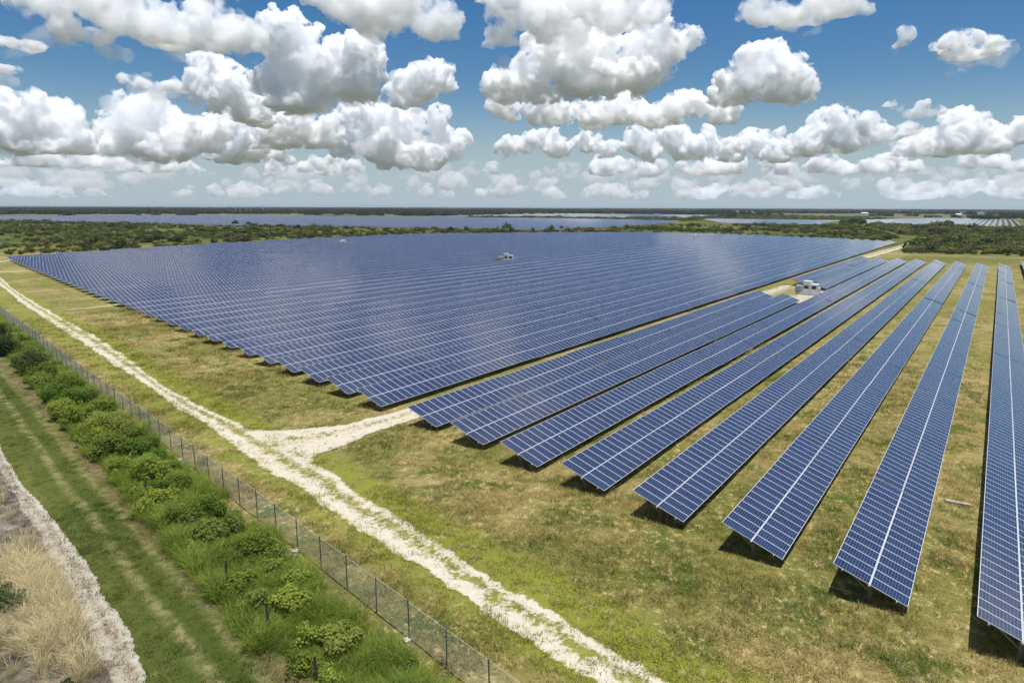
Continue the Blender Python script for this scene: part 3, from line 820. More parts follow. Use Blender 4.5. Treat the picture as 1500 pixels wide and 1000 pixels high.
PA = [(385, 1161), (423, 922), (441, 697), (505, 582), (508, 405), (549, 330), (795, 354), (1010, 400), (1070, 560), (1080, 700), (1040, 860), (950, 1000), (900, 1350), (740, 1560), (509, 1530)]
PB = [(1260, 500), (1900, 640), (1960, 858), (1924, 1116), (1385, 1082), (1120, 1010), (1140, 860), (1200, 700)]
PC = [(930, 175), (1060, 205), (1260, 215), (1260, 430), (1200, 430), (960, 320)]
PD = [(930, -75), (928, -21), (947, 41), (1000, 110), (1035, 146), (1340, 192), (1586, 151), (1665, 75), (1760, -39), (1760, -75)]
FARF = 'distant panel rows beyond the scrub'
for nm, po, lab in (('distant_solar_array', PA, 'distant expanse of solar panel rows like a lake behind the scrub'),
                    ('distant_solar_array', PB, 'farthest pale strip of solar panels below the forest'),
                    ('distant_solar_array', PC, 'distant strip of solar panels behind the middle scrub belt')):
    ys = [p[1] for p in po]
    tag(obj(nm, far_strip(poly_rows(po, min(ys) + 1, max(ys) - 1))), lab, 'solar panels', kind='stuff')
rowsD = poly_rows(PD, -74, 191)
tag(obj('distant_solar_array', far_strip([r_ for r_ in rowsD if r_[2] > 62])), 'distant merged solar panel rows at right behind the scrub', 'solar panels', kind='stuff')
near_d = [r_ for r_ in rowsD if r_[2] <= 62]
for k, r_ in enumerate(near_d):
    if -24 > r_[2]: continue
    kk = sum(1 for q in near_d if q[2] >= -24 and q[2] <= r_[2])
    tag(obj('distant_panel_row', far_strip([(r_[0], r_[1], r_[2])])), 'pale distant panel row beyond the scrub, ' + ordinal(kk) + ' from the right edge', 'solar panels', FARF)

# ------------------------------------------------------------------ inverter stations
def inverter(loc, rz, label, full=True):
    t = empty('inverter_station', loc, rz); tag(t, label, 'inverter station', 'inverter stations in the array')
    obj('base_slab', MB().box((0, 0, .14), (6.2, 3.0, .28)).mesh('base_slab', M['concrete']), t)
    for sx, hc in ((-1.95, 2.3), (-.1, 3.0)):
        c = obj('cabinet', MB().box((sx, 0, .3 + hc / 2), (1.66, 1.9, hc)).mesh('cabinet', M['white_steel']), t)
        obj('roof_cap', MB().box((sx, 0, .35 + hc), (1.72, 2.06, .1)).mesh('roof_cap', M['white_steel']), c)
        for dx in (-.41, .41):
            d = MB().box((sx + dx, -.965, 1.38), (.74, .03, 1.95)); obj('door', d.mesh('door', M['white_steel']), c)
            lv = MB()
            for q in range(6): lv.box((sx + dx, -.985, 1.75 + q * .06), (.5, .03, .03))
            obj('louvre', lv.mesh('louvre', M['dark_steel']), c)
        vent = MB().box((sx, .97, 1.9), (1.1, .04, .8)); obj('vent', vent.mesh('vent', M['dark_steel']), c)
    tr = obj('transformer', MB().box((1.95, 0, 1.2), (1.5, 1.5, 1.8)).mesh('transformer', M['grey_steel']), t)
    fins = MB()
    for q in range(9): fins.box((1.4 + q * .14, -.95, 1.2), (.04, .4, 1.5)); fins.box((1.4 + q * .14, .95, 1.2), (.04, .4, 1.5))
    obj('cooling_fins', fins.mesh('cooling_fins', M['grey_steel']), tr)
    for q in (-.4, 0, .4): obj('bushing', MB().bar((1.95 + q, 0, 2.1), (1.95 + q, 0, 2.5), .09, 8, .05).mesh('bushing', M['white_steel']), tr)
    obj('side_box', MB().box((-2.85, -.3, 1.1), (.42, .8, 1.4)).mesh('side_box', M['white_steel']), t)
    return t
inverter((181.5, 37.6, .05), R(82), 'white inverter station on the gravel pad between the right rows')
inverter((219, 157.2, .05), R(118), 'white inverter station in a slot in the middle of the big block')
inverter((256.5, row_y(-37), .05), R(10), 'small white inverter station near the far left of the block')
inverter((452, row_y(-18), .05), R(10), 'tiny white inverter station near the far edge of the block')
# a little concrete slab between two near rows
tag(obj('concrete_patch', MB().box((57.3, .2, .06), (.5, 1.6, .1), rz=.1).mesh('concrete_patch', M['sandy'])), 'small pale sandy slab in the grass between the two nearest right rows', 'slab')

# ------------------------------------------------------------------ chain link fence
FH, BAY = 2.1, 3.05
def fence_xy(v): return xy_of(0, v)
def link_mesh():
    """woven diagonals of one bay, real wires; local x along fence"""
    sp, r_ = .075, .0019; V = []; Fq = []; n_ = 0
    h = FH - .12; k0 = int(-h / sp) - 1
    for sgn in (1, -1):
        for k in range(k0, int(BAY / sp) + 2):
            x0 = k * sp
            za, zb = 0., h; xa, xb = x0, x0 + h
            if xa < 0: za += -xa; xa = 0
            if xb > BAY: zb -= xb - BAY; xb = BAY
            if zb - za < .03: continue
            a = np.array((xa, 0, .06 + za)); b = np.array((xb, 0, .06 + zb))
            if sgn < 0: a[0] = BAY - a[0]; b[0] = BAY - b[0]
            nrm = np.array((-(b - a)[2], 0, (b - a)[0])); nrm = nrm / np.linalg.norm(nrm) * r_
            yv = np.array((0, r_, 0)); oy = np.array((0, .004 * sgn, 0))
            for p in (a, b):
                V.extend([p + oy + nrm - yv * .6, p + oy - nrm - yv * .6, p + oy + yv])
            for j in range(3):
                Fq.append((n_ + j, n_ + (j + 1) % 3, n_ + 3 + (j + 1) % 3, n_ + 3 + j))
            n_ += 6
    return mesh_np('chain_link_mesh', V, Fq, M['wire'])
fence = empty('chain_link_fence', (*fence_xy(0), 0)); tag(fence, 'tall chain link fence with dark posts along the gravel track', 'fence')
LINK = link_mesh()
PST = MB().bar((0, 0, -.3), (0, 0, FH), .034, 8).box((0, 0, FH + .01), (.07, .07, .03)); PST_ME = PST.mesh('post', M['fpost'])
WIRE = MB().bar((0, 0, FH - .05), (BAY, 0, FH - .05), .006).bar((0, 0, .08), (BAY, 0, .08), .005); WIRE_ME = WIRE.mesh('tension_wire', M['wire'])
FOOT = MB().box((0, 0, .05), (.34, .3, .16), rz=.4).box((.05, .1, .12), (.2, .16, .1), rz=.9); FOOT_ME = FOOT.mesh('footing', M['concrete'])
fang = math.atan2(DY, DX)
for k in range(-6, 70):
    v = k * BAY
    lx, ly = v * DX, v * DY
    x_, y_ = fence_xy(v); gz = float(ground_z(np.array(x_), np.array(y_)))
    obj('post', PST_ME, fence, (lx, ly, gz), (rnd.uniform(-.015, .015), rnd.uniform(-.015, .015), 0))
    obj('chain_link_mesh', LINK, fence, (lx, ly, gz), (0, 0, fang))
    obj('tension_wire', WIRE_ME, fence, (lx, ly, gz), (0, 0, fang))
    if k in (1, 5, 6, 12): obj('footing', FOOT_ME, fence, (lx - .3, ly - .1, gz), (0, 0, k))

# old timber and wire fence among the weeds
old = empty('wire_fence', (19, 30, 0)); tag(old, 'old wire fence with short dark timber posts among the weeds', 'fence')
OLDP = [(16.4, 18.6), (17.5, 23.2), (18.6, 28.3), (20.0, 34.2), (21.1, 39.2), (22.0, 43.8), (23.3, 49.6), (24.6, 55.5), (26.0, 61.5), (27.4, 67.5), (28.7, 73.0), (30.0, 78.5), (31.4, 84.5), (32.8, 90.5)]
for k, (x, y) in enumerate(OLDP):
    p = MB().bar((0, 0, -.3), (rnd.uniform(-.06, .06), rnd.uniform(-.06, .06), rnd.uniform(1.15, 1.4)), .08, 7, .065)
    obj('post', p.mesh('post', M['wood']), old, (x - 19, y - 30, 0))
for z in (.45, .75, 1.05):
    w = MB()
    for a, b in zip(OLDP, OLDP[1:]): w.bar((a[0] - 19, a[1] - 30, z), (b[0] - 19, b[1] - 30, z), .0016)
    obj('wire', w.mesh('wire', M['wood']), old)

# ------------------------------------------------------------------ plants
def tuft_mesh(name, blades, spread, height, width, lean, mat, seed, seg=2):
    r_ = np.random.default_rng(seed); V = []; Fq = []; n_ = 0
    for k in range(blades):
        a = r_.random() * 6.283; d = math.sqrt(r_.random()) * spread
        b = np.array((math.cos(a) * d, math.sin(a) * d, 0)); h = height * r_.uniform(.55, 1.15)
        la = a + r_.normal() * .8; ln = lean * h * r_.uniform(.3, 1.3)
        dirv = np.array((math.cos(la), math.sin(la), 0)); w = np.array((-math.sin(la + r_.normal() * .6), math.cos(la), 0)) * width * r_.uniform(.7, 1.3) / 2
        mid = b + dirv * ln * .35 + np.array((0, 0, h * .6)); tip = b + dirv * ln + np.array((0, 0, h * r_.uniform(.8, 1.)))
        V.extend([b - w, b + w, mid + w * .8, mid - w * .8, tip + w * .12, tip - w * .12])
        Fq.extend([(n_, n_ + 1, n_ + 2, n_ + 3), (n_ + 3, n_ + 2, n_ + 4, n_ + 5)]); n_ += 6
    return mesh_np(name, V, Fq, mat)

def scatter(name, pts, scales, templates, label, cat, zrot=True, idx=None, tilt=0.):
    """one stuff object: template meshes instanced on points"""
    col = bpy.data.collections.new(name + '_templates')
    for k, me in enumerate(templates):
        col.objects.link(bpy.data.objects.new('%s_%02d' % (name, k), me))
    n_ = len(pts)
    me = bpy.data.meshes.new(name); me.vertices.add(n_); me.vertices.foreach_set('co', np.asarray(pts, np.float32).ravel())
    for nm, arr, tp in (('size', scales, 'FLOAT'), ('turn', rng.random(n_) * 6.283, 'FLOAT'), ('lean', (rng.random(n_) - .5) * 2 * tilt, 'FLOAT')):
        a = me.attributes.new(nm, tp, 'POINT'); a.data.foreach_set('value', np.asarray(arr, np.float32))
    a = me.attributes.new('pick', 'INT', 'POINT'); a.data.foreach_set('value', (rng.integers(0, len(templates), n_) if idx is None else np.asarray(idx)).astype(np.int32))
    o = obj(name, me)
    g = bpy.data.node_groups.new(name, 'GeometryNodeTree')
    g.interface.new_socket('Geometry', in_out='INPUT', socket_type='NodeSocketGeometry'); g.interface.new_socket('Geometry', in_out='OUTPUT', socket_type='NodeSocketGeometry')
    nn = g.nodes; gi_ = nn.new('NodeGroupInput'); go = nn.new('NodeGroupOutput')
    ci = nn.new('GeometryNodeCollectionInfo'); ci.inputs[0].default_value = col; ci.inputs['Separate Children'].default_value = True; ci.inputs['Reset Children'].default_value = True
    ip = nn.new('GeometryNodeInstanceOnPoints')
    def attr(nm, tp):
        x = nn.new('GeometryNodeInputNamedAttribute'); x.data_type = tp; x.inputs[0].default_value = nm; return x.outputs[0]
    g.links.new(gi_.outputs[0], ip.inputs['Points']); g.links.new(ci.outputs[0], ip.inputs['Instance'])
    ip.inputs['Pick Instance'].default_value = True
    g.links.new(attr('pick', 'INT'), ip.inputs['Instance Index']); g.links.new(attr('size', 'FLOAT'), ip.inputs['Scale'])
    cx = nn.new('ShaderNodeCombineXYZ'); g.links.new(attr('turn', 'FLOAT'), cx.inputs[2]); g.links.new(attr('lean', 'FLOAT'), cx.inputs[0])
    g.links.new(cx.outputs[0], ip.inputs['Rotation']); g.links.new(ip.outputs[0], go.inputs[0])
    md = o.modifiers.new('scatter', 'NODES'); md.node_group = g
    return tag(o, label, cat, kind='stuff')

def leaf_cloud(n_, blobs, size, seed, shell=.55):
    """n_ leaf faces spread through the volume of overlapping blobs [(c, r)], returns verts, quads"""
    r_ = np.random.default_rng(seed)
    w = np.array([b[1][0] * b[1][2] for b in blobs]); bi = r_.choice(len(blobs), n_, p=w / w.sum())
    C = np.array([b[0] for b in blobs])[bi]; Rr = np.array([b[1] for b in blobs])[bi]
    d = r_.normal(size=(n_, 3)); d /= np.linalg.norm(d, axis=1, keepdims=True)
    rad = (shell + (1 - shell) * r_.random(n_) ** .5)[:, None] * (1 + r_.normal(size=(n_, 1)) * .08)
    P = C + d * Rr * rad
    nrm = d + r_.normal(size=(n_, 3)) * .55 + np.array((0, 0, .5)); nrm /= np.linalg.norm(nrm, axis=1, keepdims=True)
    a = np.cross(nrm, r_.normal(size=(n_, 3))); a /= np.linalg.norm(a, axis=1, keepdims=True); b = np.cross(nrm, a)
    s = size * r_.uniform(.6, 1.4, (n_, 1))
    V = np.stack([P - a * s, P - b * s * .55, P + a * s, P + b * s * .55], 1).reshape(-1, 3)
    V[:, 2] = np.maximum(V[:, 2], .02)
    return V, np.arange(n_ * 4).reshape(-1, 4)

def bush_blobs(r_, w, h, k):
    out = []
    for q in range(k):
        a = r_.uniform(0, 6.283); d = r_.uniform(.1, .75) * w; rr = r_.uniform(.3, .5) * w
        z = r_.uniform(.35, .8) * h * (1 - .35 * d / w)
        out.append(((math.cos(a) * d, math.sin(a) * d, z), (rr, rr, rr * r_.uniform(.6, .9) * min(1.3, h / w + .3))))
    for q in range(k):
        a = r_.uniform(0, 6.283); d = r_.uniform(.3, 1.0) * w; rr = r_.uniform(.10, .22) * w
        out.append(((math.cos(a) * d, math.sin(a) * d, r_.uniform(.3, 1.0) * h * (1.05 - .5 * d / w)), (rr, rr, rr * r_.uniform(1., 2.))))
    out.append(((0, 0, h * .5), (w * .5, w * .5, h * .40)))
    return out

def plant_thing(name, loc, w, h, leaves, leaf, mat, label, cat, group, seed, tree=False):
    r_ = random.Random(seed)
    t = empty(name, loc, r_.uniform(0, 6.28)); tag(t, label, cat, group)
    blobs = bush_blobs(r_, w, h, 9)
    V, Q = leaf_cloud(leaves, blobs, leaf, seed, .60)
    obj('crown', mesh_np('crown', V, Q, mat), t)
    tr = MB()
    if tree:
        tr.bar((0, 0, -.2), (.1 * w * .2, 0, h * .5), .07 * h * .5, 7, .03 * h * .5)
    for (c, rr) in blobs[:6]:
        tr.bar((c[0] * .12, c[1] * .12, 0 if not tree else h * .25), (c[0] * .8, c[1] * .8, c[2] * .95), .03 + .012 * h, 5, .012)
    obj('trunk' if tree else 'stems', tr.mesh('trunk' if tree else 'stems', M['stem']), t)
    return t

# mown and wild turf tufts near the camera ------------------------------------
T_SHORT = [tuft_mesh('turf_tuft', 18, .32, .15, .022, 1.2, M['blade'], 100 + k) for k in range(6)]
T_MID = [tuft_mesh('turf_tuft', 22, .35, .28, .022, 1.0, M['blade'], 140 + k) for k in range(5)]
T_TALL = [tuft_mesh('tall_grass_tuft', 56, .40, .85, .020, .95, M['tall'], 200 + k) for k in range(7)]
T_STRAW = [tuft_mesh('straw_tuft', 60, .26, 1.15, .016, .8, M['straw'], 240 + k) for k in range(6)]

def rowband(x, y):
    """True under a panel table"""
    fr = ((y - Y7) / PITCH_Y + .5) % 1.0 - .5
    return np.abs(fr * PITCH_Y) < 2.0

n_c = 420000
cx = rng.uniform(6, 110, n_c); cy_ = rng.uniform(-16, 150, n_c)
dist = np.hypot(cx, cy_)
keep = rng.random(n_c) < np.clip((48 / dist) ** 2.0, 0, 1)
az = np.arctan2(cy_, cx); keep &= (az > YAW - .70) & (az < YAW + .70)
cx, cy_, dist = cx[keep], cy_[keep], dist[keep]
cu, cv = uv_of(cx, cy_)
# distance to the gravel
tl = np.array(TL)[::-1]; tu = np.array(TU)[::-1]
xl = np.interp(cy_, tl[:, 1], tl[:, 0]); xr = np.interp(cy_, tu[:, 1], tu[:, 0])
on_track = (cx > xl + .1) & (cx < xr - .1)
on_spur = (cx > 36) & (cx < 62) & (cy_ > 46.4) & (cy_ < np.interp(cx, [36, 38.4, 40.6, 43.6, 47.3, 60], [57, 55, 52.8, 51, 50.2, 48.6]))
sand = (cu < -10.3) & (cu > -11.4)
patch = fbm(cx, cy_, 3.2, 31, 3)
p = np.where(on_track | on_spur, .05, np.where(sand, .16, .25 + 1.2 * (patch - .38)))
p = np.where((cu < -1.0) & (cu > -5.6), .25, p)
p = np.where((np.abs(cu + .5) < .55), p * .25, p)
k_ = rng.random(len(cx)) < np.clip(p, .03, 1)
k_ &= ~((cx > 47) & rowband(cx, cy_) & (cx > np.interp(cy_, [-10, 48, 90, 150], [39.5, 49, 58, 72])))
cx, cy_, dist, cu, patch = cx[k_], cy_[k_], dist[k_], cu[k_], patch[k_]
sz = rng.uniform(.55, 1.25, len(cx)) * (1 + np.clip((dist - 60) / 80, 0, 1.0)) * (.75 + .6 * patch)
sz = np.where((cu < -5.4) & (cu > -10.5), sz * .75, sz)
tall = (rng.random(len(cx)) < .22) & (cu > 0) | (rng.random(len(cx)) < .12)
idx = np.where(tall, rng.integers(6, 11, len(cx)), rng.integers(0, 6, len(cx)))
scatter('grass', np.stack([cx, cy_, ground_z(cx, cy_)], 1), sz, T_SHORT + T_MID, 'tufts of green and straw coloured grass over the turf', 'grass', idx=idx, tilt=.15)

# weeds between the fence and the mown strip
nw = 26000
v = rng.uniform(-14, 150, nw); u = rng.uniform(-6.3, -.15, nw)
x, y = xy_of(u, v); f_ = fbm(x, y, 2.4, 41, 3); d = np.hypot(x, y)
ul = np.interp(v, [0, 25, 50, 110], [-5.9, -5.9, -5.2, -4.0]) + (fbm(x, y, 3, 47, 2) - .5) * 1.4
ur = np.interp(v, [0, 15, 25, 40, 110], [-1.3, -1.0, -.6, -.3, -.3]) + (fbm(x, y, 2.5, 49, 2) - .5) * 1.4
k_ = (u > ul) & (u < ur) & (rng.random(nw) < np.clip(.25 + 1.6 * (f_ - .3), .1, 1))
x, y, u, f_ = x[k_], y[k_], u[k_], f_[k_]
scatter('tall_grass', np.stack([x, y, ground_z(x, y) - .03], 1), rng.uniform(.45, 1.05, len(x)) * (.55 + .9 * f_), T_TALL, 'tall green grass and weeds outside the chain link fence', 'grass', tilt=.2)
# leafy weeds tangled through the tall grass
def weed_template(w, h, n_, leaf, mat, seed):
    V, Q = leaf_cloud(n_, bush_blobs(random.Random(seed), w, h, 6), leaf, seed, .4)
    return mesh_np('weed', V, Q, mat)
T_WEED = [weed_template(.55, .6 + .12 * (k % 3), 420, .05, M[m_], 800 + k) for k, m_ in enumerate(['bush', 'bush_yellow', 'bush_olive', 'bush_yellow', 'bush', 'tall'])]
nv = 5200
v = rng.uniform(-14, 150, nv); u = rng.uniform(-6.0, -.3, nv)
xw, yw = xy_of(u, v); fw = fbm(xw, yw, 3.2, 43, 3)
ul = np.interp(v, [0, 25, 50, 110], [-5.9, -5.9, -5.2, -4.0]) + (fbm(xw, yw, 3, 47, 2) - .5) * 1.4 + .3
k_ = (u > ul) & (u < np.interp(v, [0, 25, 40], [-1.4, -.9, -.6])) & (rng.random(nv) < np.clip(2.2 * (fw - .38), .04, 1) * np.interp(v, [-10, 15, 35], [.35, .5, 1.]))
scatter('weeds', np.stack([xw[k_], yw[k_], ground_z(xw[k_], yw[k_]) - .03], 1), rng.uniform(.6, 1.7, int(k_.sum())), T_WEED, 'leafy green weeds tangled through the strip outside the fence', 'weeds', tilt=.2)
# blond grass beyond the sandy track
nb = 2600
v = rng.uniform(9, 60, nb); u = -12.1 - np.abs(rng.normal(0, 1.5, nb))
x, y = xy_of(u, v); w_ = np.exp(-((v - 19.0) / 5.5) ** 2) + .02
k_ = rng.random(nb) < w_ * np.clip((u + 17) / 3, 0, 1)
x, y = x[k_], y[k_]
scatter('blond_grass', np.stack([x, y, ground_z(x, y) - .03], 1), rng.uniform(.55, 1.2, len(x)), T_STRAW, 'tall blond dry grass beside the sandy track', 'grass', tilt=.25)
# sparse dry stalks elsewhere
ns = 700
x = rng.uniform(25, 70, ns); y = rng.uniform(-10, 110, ns); u, v = uv_of(x, y)
k_ = (u > 9) & (x < np.interp(y, [-10, 48, 110], [38, 48, 60])) | (np.abs(u + 5.8) < .5)
x, y = x[k_], y[k_]
scatter('dry_stalks', np.stack([x, y, ground_z(x, y)], 1), rng.uniform(.15, .35, len(x)), T_STRAW, 'thin dry stalks poking out of the turf', 'grass', tilt=.2)

# bushes along the fence ------------------------------------------------------
BUSHES = [  # u, v, radius, height, material, label
    (-3.4, 33.0, 1.45, 1.9, 'bush', 'rounded bright green bush by the fence, opposite the gravel spur'),
    (-2.6, 29.8, 1.0, 1.3, 'bush', 'small bright bush just below the rounded bush by the fence'),
    (-3.1, 19.6, 1.25, 1.6, 'bush', 'bushy bright green shrub beside the lower timber posts'),
    (-2.3, 16.5, .95, 1.2, 'bush', 'low light green shrub close to the fence base'),
    (-4.2, 41.5, 1.3, 2.2, 'bush', 'upright green bush with bare stems at the edge of the mown strip'),
    (-2.4, 40.0, 1.2, 1.7, 'bush', 'spreading green bush against the middle of the fence'),
    (-3.0, 47.5, 1.8, 2.4, 'bush', 'largest spreading green bush in the weeds, against the fence'),
    (-4.3, 52.5, 1.3, 2.2, 'bush', 'small leafy tree-like bush on slim stems by the mown strip'),
    (-2.2, 54.5, 1.5, 2.0, 'bush', 'green bush behind the slim stemmed one near the fence'),
    (-3.6, 60.5, 1.6, 2.0, 'bush', 'broad mid green bush halfway up the weed strip'),
    (-2.6, 67.5, 1.5, 1.9, 'bush', 'mid green bush in front of the far fence'),
    (-4.4, 73.5, 1.3, 1.6, 'bush', 'low green bush leaning over the mown edge'),
    (-3.6, 83.0, 2.0, 3.0, 'bush_dark', 'dark round bush at the far end of the weed strip'),
    (-3.0, 90.0, 1.4, 1.8, 'bush', 'light green bush just beyond the dark round bush'),
    (-4.6, 98.0, 2.2, 3.0, 'bush_dark', 'dark green shrub at the left edge of the photo'),
    (-2.6, 104.0, 1.6, 2.2, 'bush', 'green shrub in front of the far fence near the left edge'),
    (-4.0, 112.0, 2.0, 2.6, 'bush_dark', 'farthest dark shrub of the weed strip at the left edge'),
    (-4.4, 36.5, 1.0, 1.3, 'bush', 'small green bush beside the third timber post'),
    (-1.9, 36.8, .9, 1.2, 'bush', 'low leafy bush touching the fence above the rounded bush'),
    (-4.6, 45.6, 1.2, 1.6, 'bush', 'yellow green bush left of the largest one'),
    (-1.9, 44.0, 1.0, 1.4, 'bush', 'compact bush tucked against the fence below the largest one'),
    (-4.7, 57.0, 1.3, 1.7, 'bush', 'bright bush on the mown edge before the broad one'),
    (-2.0, 61.5, 1.3, 1.6, 'bush', 'round bush against the fence behind the broad one'),
    (-4.3, 66.0, 1.5, 1.8, 'bush', 'leafy bush on the mown edge opposite the far fence'),
    (-3.0, 76.5, 1.6, 2.0, 'bush', 'full green bush in front of the dark round bush'),
    (-1.8, 25.0, .8, 1.0, 'bush', 'little green bush by the fence between the two bright shrubs'),
    (-3.2, 9.5, .9, 1.1, 'bush', 'bright leafy bush beside the lowest timber posts'),
    (-1.9, 11.5, .7, .8, 'bush', 'tiny bright bush by the fence foot near the bottom edge'),
    (-4.4, 13.2, .8, 1.0, 'bush', 'small bush at the mown edge below the bushy shrub'),
    (-3.9, 23.5, 1.0, 1.3, 'bush', 'leafy bush between the bushy shrub and the rounded bush'),
    (-4.2, 28.0, .9, 1.2, 'bush', 'small bush on the mown edge below the rounded bush'),
    (-2.8, 4.8, .9, .9, 'bush', 'low bush near the bottom edge inside the weed strip'),
    (-14.2, 8.2, 1.3, 1.2, 'bush_dark', 'dark green bush cut by the bottom edge beside the blond grass'),
    (-15.0, 20.0, 1.5, 1.2, 'bush_dark', 'dark low shrub left of the blond grass'),
]
for k, (u, v, w, h, mt, lab) in enumerate(BUSHES):
    x, y = xy_of(u, v)
    plant_thing('bush', (x, y, -.02), w * 1.25, h * 1.12, int(3600 * w + 900), .085, M[('bush', 'bush_yellow', 'bush_olive')[(k * 7 + k // 3) % 3] if mt == 'bush' else mt], lab, 'bush', 'bushes outside the fence', 300 + k)

# scrub beyond the array ------------------------------------------------------
def scrub_template(w, h, n_, leaf, mat, seed):
    V, Q = leaf_cloud(n_, bush_blobs(random.Random(seed), w, h, 7), leaf, seed, .5)
    return mesh_np('scrub_bush', V, Q, mat)
T_SCRUB = [scrub_template(2.9, 2.1, 330, .34, M[m_], 400 + k) for k, m_ in enumerate(['scrub', 'scrub', 'scrub_pale', 'scrub_pale', 'scrub_brown', 'scrub'])]
SCRUB = [  # polygons of scrub land around the arrays
    [(60, 345), (150, 342), (260, 362), (392, 362), (470, 318), (520, 262), (545, 200), (530, 90), (500, 62), (560, 58), (640, 70), (900, 140), (1030, 165), (930, 180), (880, 330), (560, 322), (500, 400), (495, 575), (435, 690), (415, 920), (380, 1160), (500, 1540), (300, 1500), (120, 700)],
    [(385, 38), (530, 38), (600, 37), (640, 60), (930, 130), (1020, 140), (938, 40), (925, -80), (600, -120), (390, -60)],
    [(1020, 425), (1240, 440), (1250, 520), (1170, 740), (1110, 900), (1085, 700), (1075, 560)],
    [(1265, 200), (1600, 170), (1900, 400), (1900, 620), (1270, 480)],
]
def scatter_in(polys, n_, seed, thin=.5):
    r_ = np.random.default_rng(seed); P = []
    for po in polys:
        a = np.array(po); lo, hi = a.min(0), a.max(0)
        area = abs(sum(a[i][0] * a[(i + 1) % len(a)][1] - a[(i + 1) % len(a)][0] * a[i][1] for i in range(len(a)))) / 2
        x = r_.uniform(lo[0], hi[0], n_ * 3); y = r_.uniform(lo[1], hi[1], n_ * 3)
        m_ = in_poly(x, y, po) & (r_.random(n_ * 3) < np.clip(2.6 * (fbm(x, y, 60, seed, 4) - .5) + .50, .09, 1) * thin)
        P.append(np.stack([x[m_], y[m_]], 1))
    return np.concatenate(P)
sp_ = scatter_in(SCRUB, 30000, 51)
d = np.hypot(sp_[:, 0], sp_[:, 1])
big = fbm(sp_[:, 0], sp_[:, 1], 45, 77, 3)
azs = np.arctan2(sp_[:, 1], sp_[:, 0]); k_ = (azs > YAW - .72) & (azs < YAW + .72)
sp_, d, big = sp_[k_], d[k_], big[k_]
scatter('scrub', np.concatenate([sp_, np.zeros((len(sp_), 1)) - .1], 1), (rng.lognormal(-.42, .42, len(sp_))) * (.45 + 1.15 * big), T_SCRUB, 'dense green scrub between the solar arrays', 'scrub', tilt=.1)
# scattered scrub trees that stand out
TREES = [(262, 357, 4.0, 5.0, 'dark rounded tree standing alone left of the block far edge'), (208, 352, 4.5, 4.0, 'wide dark shrub in the left scrub'), (197, 358, 2.6, 3.0, 'small dark shrub close to the far left rows'),
         (440, 345, 3.6, 5.0, 'dark tree in the scrub behind the far left rows'), (345, 330, 5.5, 6.5, 'tall round tree on the edge of the distant panel lake'), (365, 331, 5.0, 5.0, 'spreading tree next to the tall round one by the distant panels'),
         (660, 339, 4.5, 5.5, 'dark tree against the distant panels in the middle of the photo'), (683, 337, 3.5, 4.0, 'smaller dark tree at the middle edge of the scrub'), (688, 318, 6.0, 8.0, 'lone dark tree amid the distant panels'),
         (808, 337, 3.6, 6.0, 'upright dark tree rising from the scrub behind the block'), (780, 338, 2.8, 3.5, 'small dark tree left of the upright tree behind the block'), (822, 337, 4.0, 4.5, 'broad tree right of the upright tree behind the block'),
         (1236, 328, 9, 6.5, 'left part of the big dark thicket before the right distant panels'), (1250, 328, 10, 8.0, 'tall middle of the big dark thicket before the right distant panels'), (1263, 329, 8, 6.5, 'right part of the big dark thicket before the right distant panels'),
         (1288, 329.5, 4.0, 4.5, 'single dark shrub right of the big thicket'), (1425, 352, 3.0, 4.0, 'dark tree in the right scrub below the distant rows'), (1440, 358, 3.4, 4.4, 'dark round tree in the right scrub near the pale lane'),
         (1465, 350, 4.0, 4.0, 'wide dark shrub in the right scrub'), (1390, 356, 3.0, 3.6, 'dark shrub in the scrub above the gravel road'), (1365, 348, 3.4, 3.8, 'green tree in the scrub right of the gravel road')]
def ground_pt(px, py):
    dv = _f + _r * ((px - 750) / F_PX) - _u * ((py - 500) / F_PX)
    return dv * (-CAM_H / dv.z)
for k, (px, py, w, h, lab) in enumerate(TREES):
    g_ = ground_pt(px, py)
    plant_thing('scrub_tree', (g_.x, g_.y, -.05), w * .75, h, 700, .34 * max(1, w / 4), M['bush_dark' if 'dark' in lab else 'scrub'], lab, 'tree', 'trees standing out of the scrub', 600 + k, tree=True)

# forest belts to the horizon -------------------------------------------------
def forest_template(seed, n_=520):
    r_ = random.Random(seed); blobs = []
    for q in range(11):
        rr = r_.uniform(3.0, 5.5); h = r_.uniform(6, 11)
        blobs.append(((r_.uniform(-16, 16), r_.uniform(-7, 7), h - rr * .55), (rr, rr, rr * .8)))
        blobs.append(((blobs[-1][0][0], blobs[-1][0][1], h * .35), (rr * .9, rr * .9, h * .35)))
    V, Q = leaf_cloud(n_, blobs, 1.5, seed, .75)
    return mesh_np('forest_clump', V, Q, M['forest'])
T_FOREST = [forest_template(700 + k) for k in range(6)]
def polar(n_, r0, r1, seed, sc_, lo):
    r_ = np.random.default_rng(seed); a = r_.uniform(YAW - .72, YAW + .72, n_); rr = np.exp(r_.uniform(math.log(r0), math.log(r1), n_))
    x, y = rr * np.cos(a), rr * np.sin(a)
    k_ = fbm(x, y, sc_, seed, 3) > lo
    for po in (PA, PB, PC, PD): k_ &= ~in_poly(x, y, po)
    return x[k_], y[k_]
x1_, y1_ = polar(7000, 2100, 9000, 61, 700, .46)
x2_, y2_ = polar(900, 1650, 2300, 62, 300, .5)
x3_, y3_ = polar(3500, 6000, 14000, 63, 1500, .42)
x = np.r_[x1_, x2_, x3_]; y = np.r_[y1_, y2_, y3_]
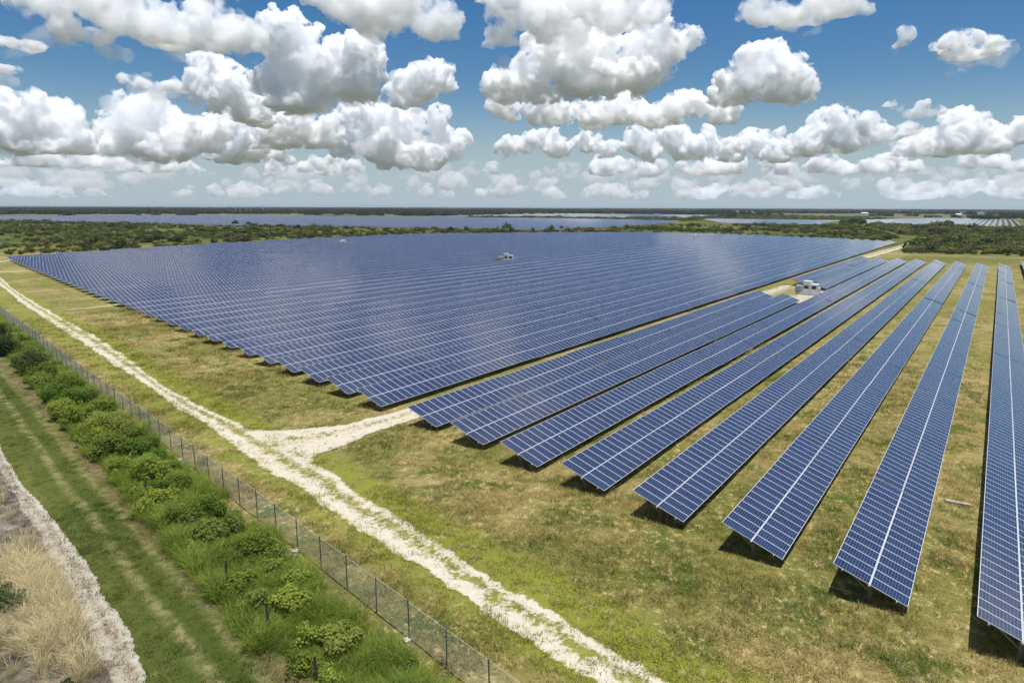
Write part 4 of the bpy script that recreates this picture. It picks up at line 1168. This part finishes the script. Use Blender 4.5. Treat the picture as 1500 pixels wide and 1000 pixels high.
scatter('forest', np.stack([x, y, 0 * x - .3], 1), np.r_[rng.uniform(.75, 1.15, len(x1_)), rng.uniform(.4, .9, len(x2_)), rng.uniform(.9, 1.3, len(x3_))], T_FOREST, 'dark green forest belt along the horizon', 'forest')

# pylons and far buildings ----------------------------------------------------
for k, (px, hgt) in enumerate([(346, 26), (352, 24), (362, 22), (367, 22), (386, 25)]):
    g_ = ground_pt(px, 312.5); d_ = Vector((g_.x, g_.y, 0))
    t = empty('power_pole', (g_.x, g_.y, 0), YAW + 1.2); tag(t, 'thin pale power pole on the left horizon, ' + ordinal(k + 1) + ' from the left', 'power pole', 'power poles on the left horizon')
    obj('pole', MB().bar((0, 0, -.5), (0, 0, hgt), .75, 8, .5).mesh('pole', M['white_steel']), t)
    for q in (hgt - 1, hgt - 4): obj('cross_arm', MB().box((0, 0, q), (6, .5, .5)).mesh('cross_arm', M['white_steel']), t)
for k, (px, py, w, lab) in enumerate([(1044, 310.6, 30, 'long low white building on the centre right horizon'), (1075, 310.6, 14, 'small white building right of the long low one on the horizon'), (1083, 310.8, 22, 'white shed near the small buildings on the horizon'), (1093, 311.4, 9, 'tiny white hut at the end of the horizon buildings'), (1266, 314.2, 22, 'white roofed shed above the dark thicket'), (1403, 316.7, 14, 'white shed above the right distant panel rows')]):
    g_ = ground_pt(px, py)
    t = empty('shed', (g_.x, g_.y, 0), YAW + 1.5); tag(t, lab, 'building', 'white sheds near the horizon')
    obj('wall', MB().box((0, 0, 2.5), (w, 10, 5)).mesh('wall', M['white_steel']), t)
    rf = MB(); v_ = np.array([(-w / 2 - .5, -5.6, 5), (w / 2 + .5, -5.6, 5), (w / 2 + .5, 5.6, 5), (-w / 2 - .5, 5.6, 5), (-w / 2 - .5, 0, 7.2), (w / 2 + .5, 0, 7.2)])
    rf.add(v_, [(0, 1, 5, 4), (3, 4, 5, 2), (0, 4, 3, 3), (1, 2, 5, 5)]); 
    me = bpy.data.meshes.new('roof'); me.from_pydata(v_.tolist(), [], [(0, 1, 5, 4), (2, 3, 4, 5), (0, 4, 3), (1, 2, 5)]); me.materials.append(M['white_steel'])
    obj('roof', me, t)
    obj('door', MB().box((0, -5.03, 1.8), (3.4, .06, 3.6)).mesh('door', M['grey_steel']), t)

# ------------------------------------------------------------------ humid air
hz = MB().box((9000, 9000, 21), (60000, 60000, 47)).mesh('haze', None)
hz.materials.clear()
hm = bpy.data.materials.new('humid_air'); hm.use_nodes = True; n = N(hm.node_tree); n.n.clear()
ho = n.new('ShaderNodeOutputMaterial'); hv = n.new('ShaderNodeVolumePrincipled')
hv.inputs['Color'].default_value = (.78, .88, .97, 1); hv.inputs['Density'].default_value = 4e-5; hv.inputs['Anisotropy'].default_value = .3
n.l.new(hv.outputs[0], ho.inputs['Volume']); hz.materials.append(hm)
tag(obj('haze', hz), kind='stuff')

print('TRIS', sum(len(o.data.loops) - 2 * len(o.data.polygons) for o in sc.objects if o.type == 'MESH'), 'OBJECTS', len(sc.objects))
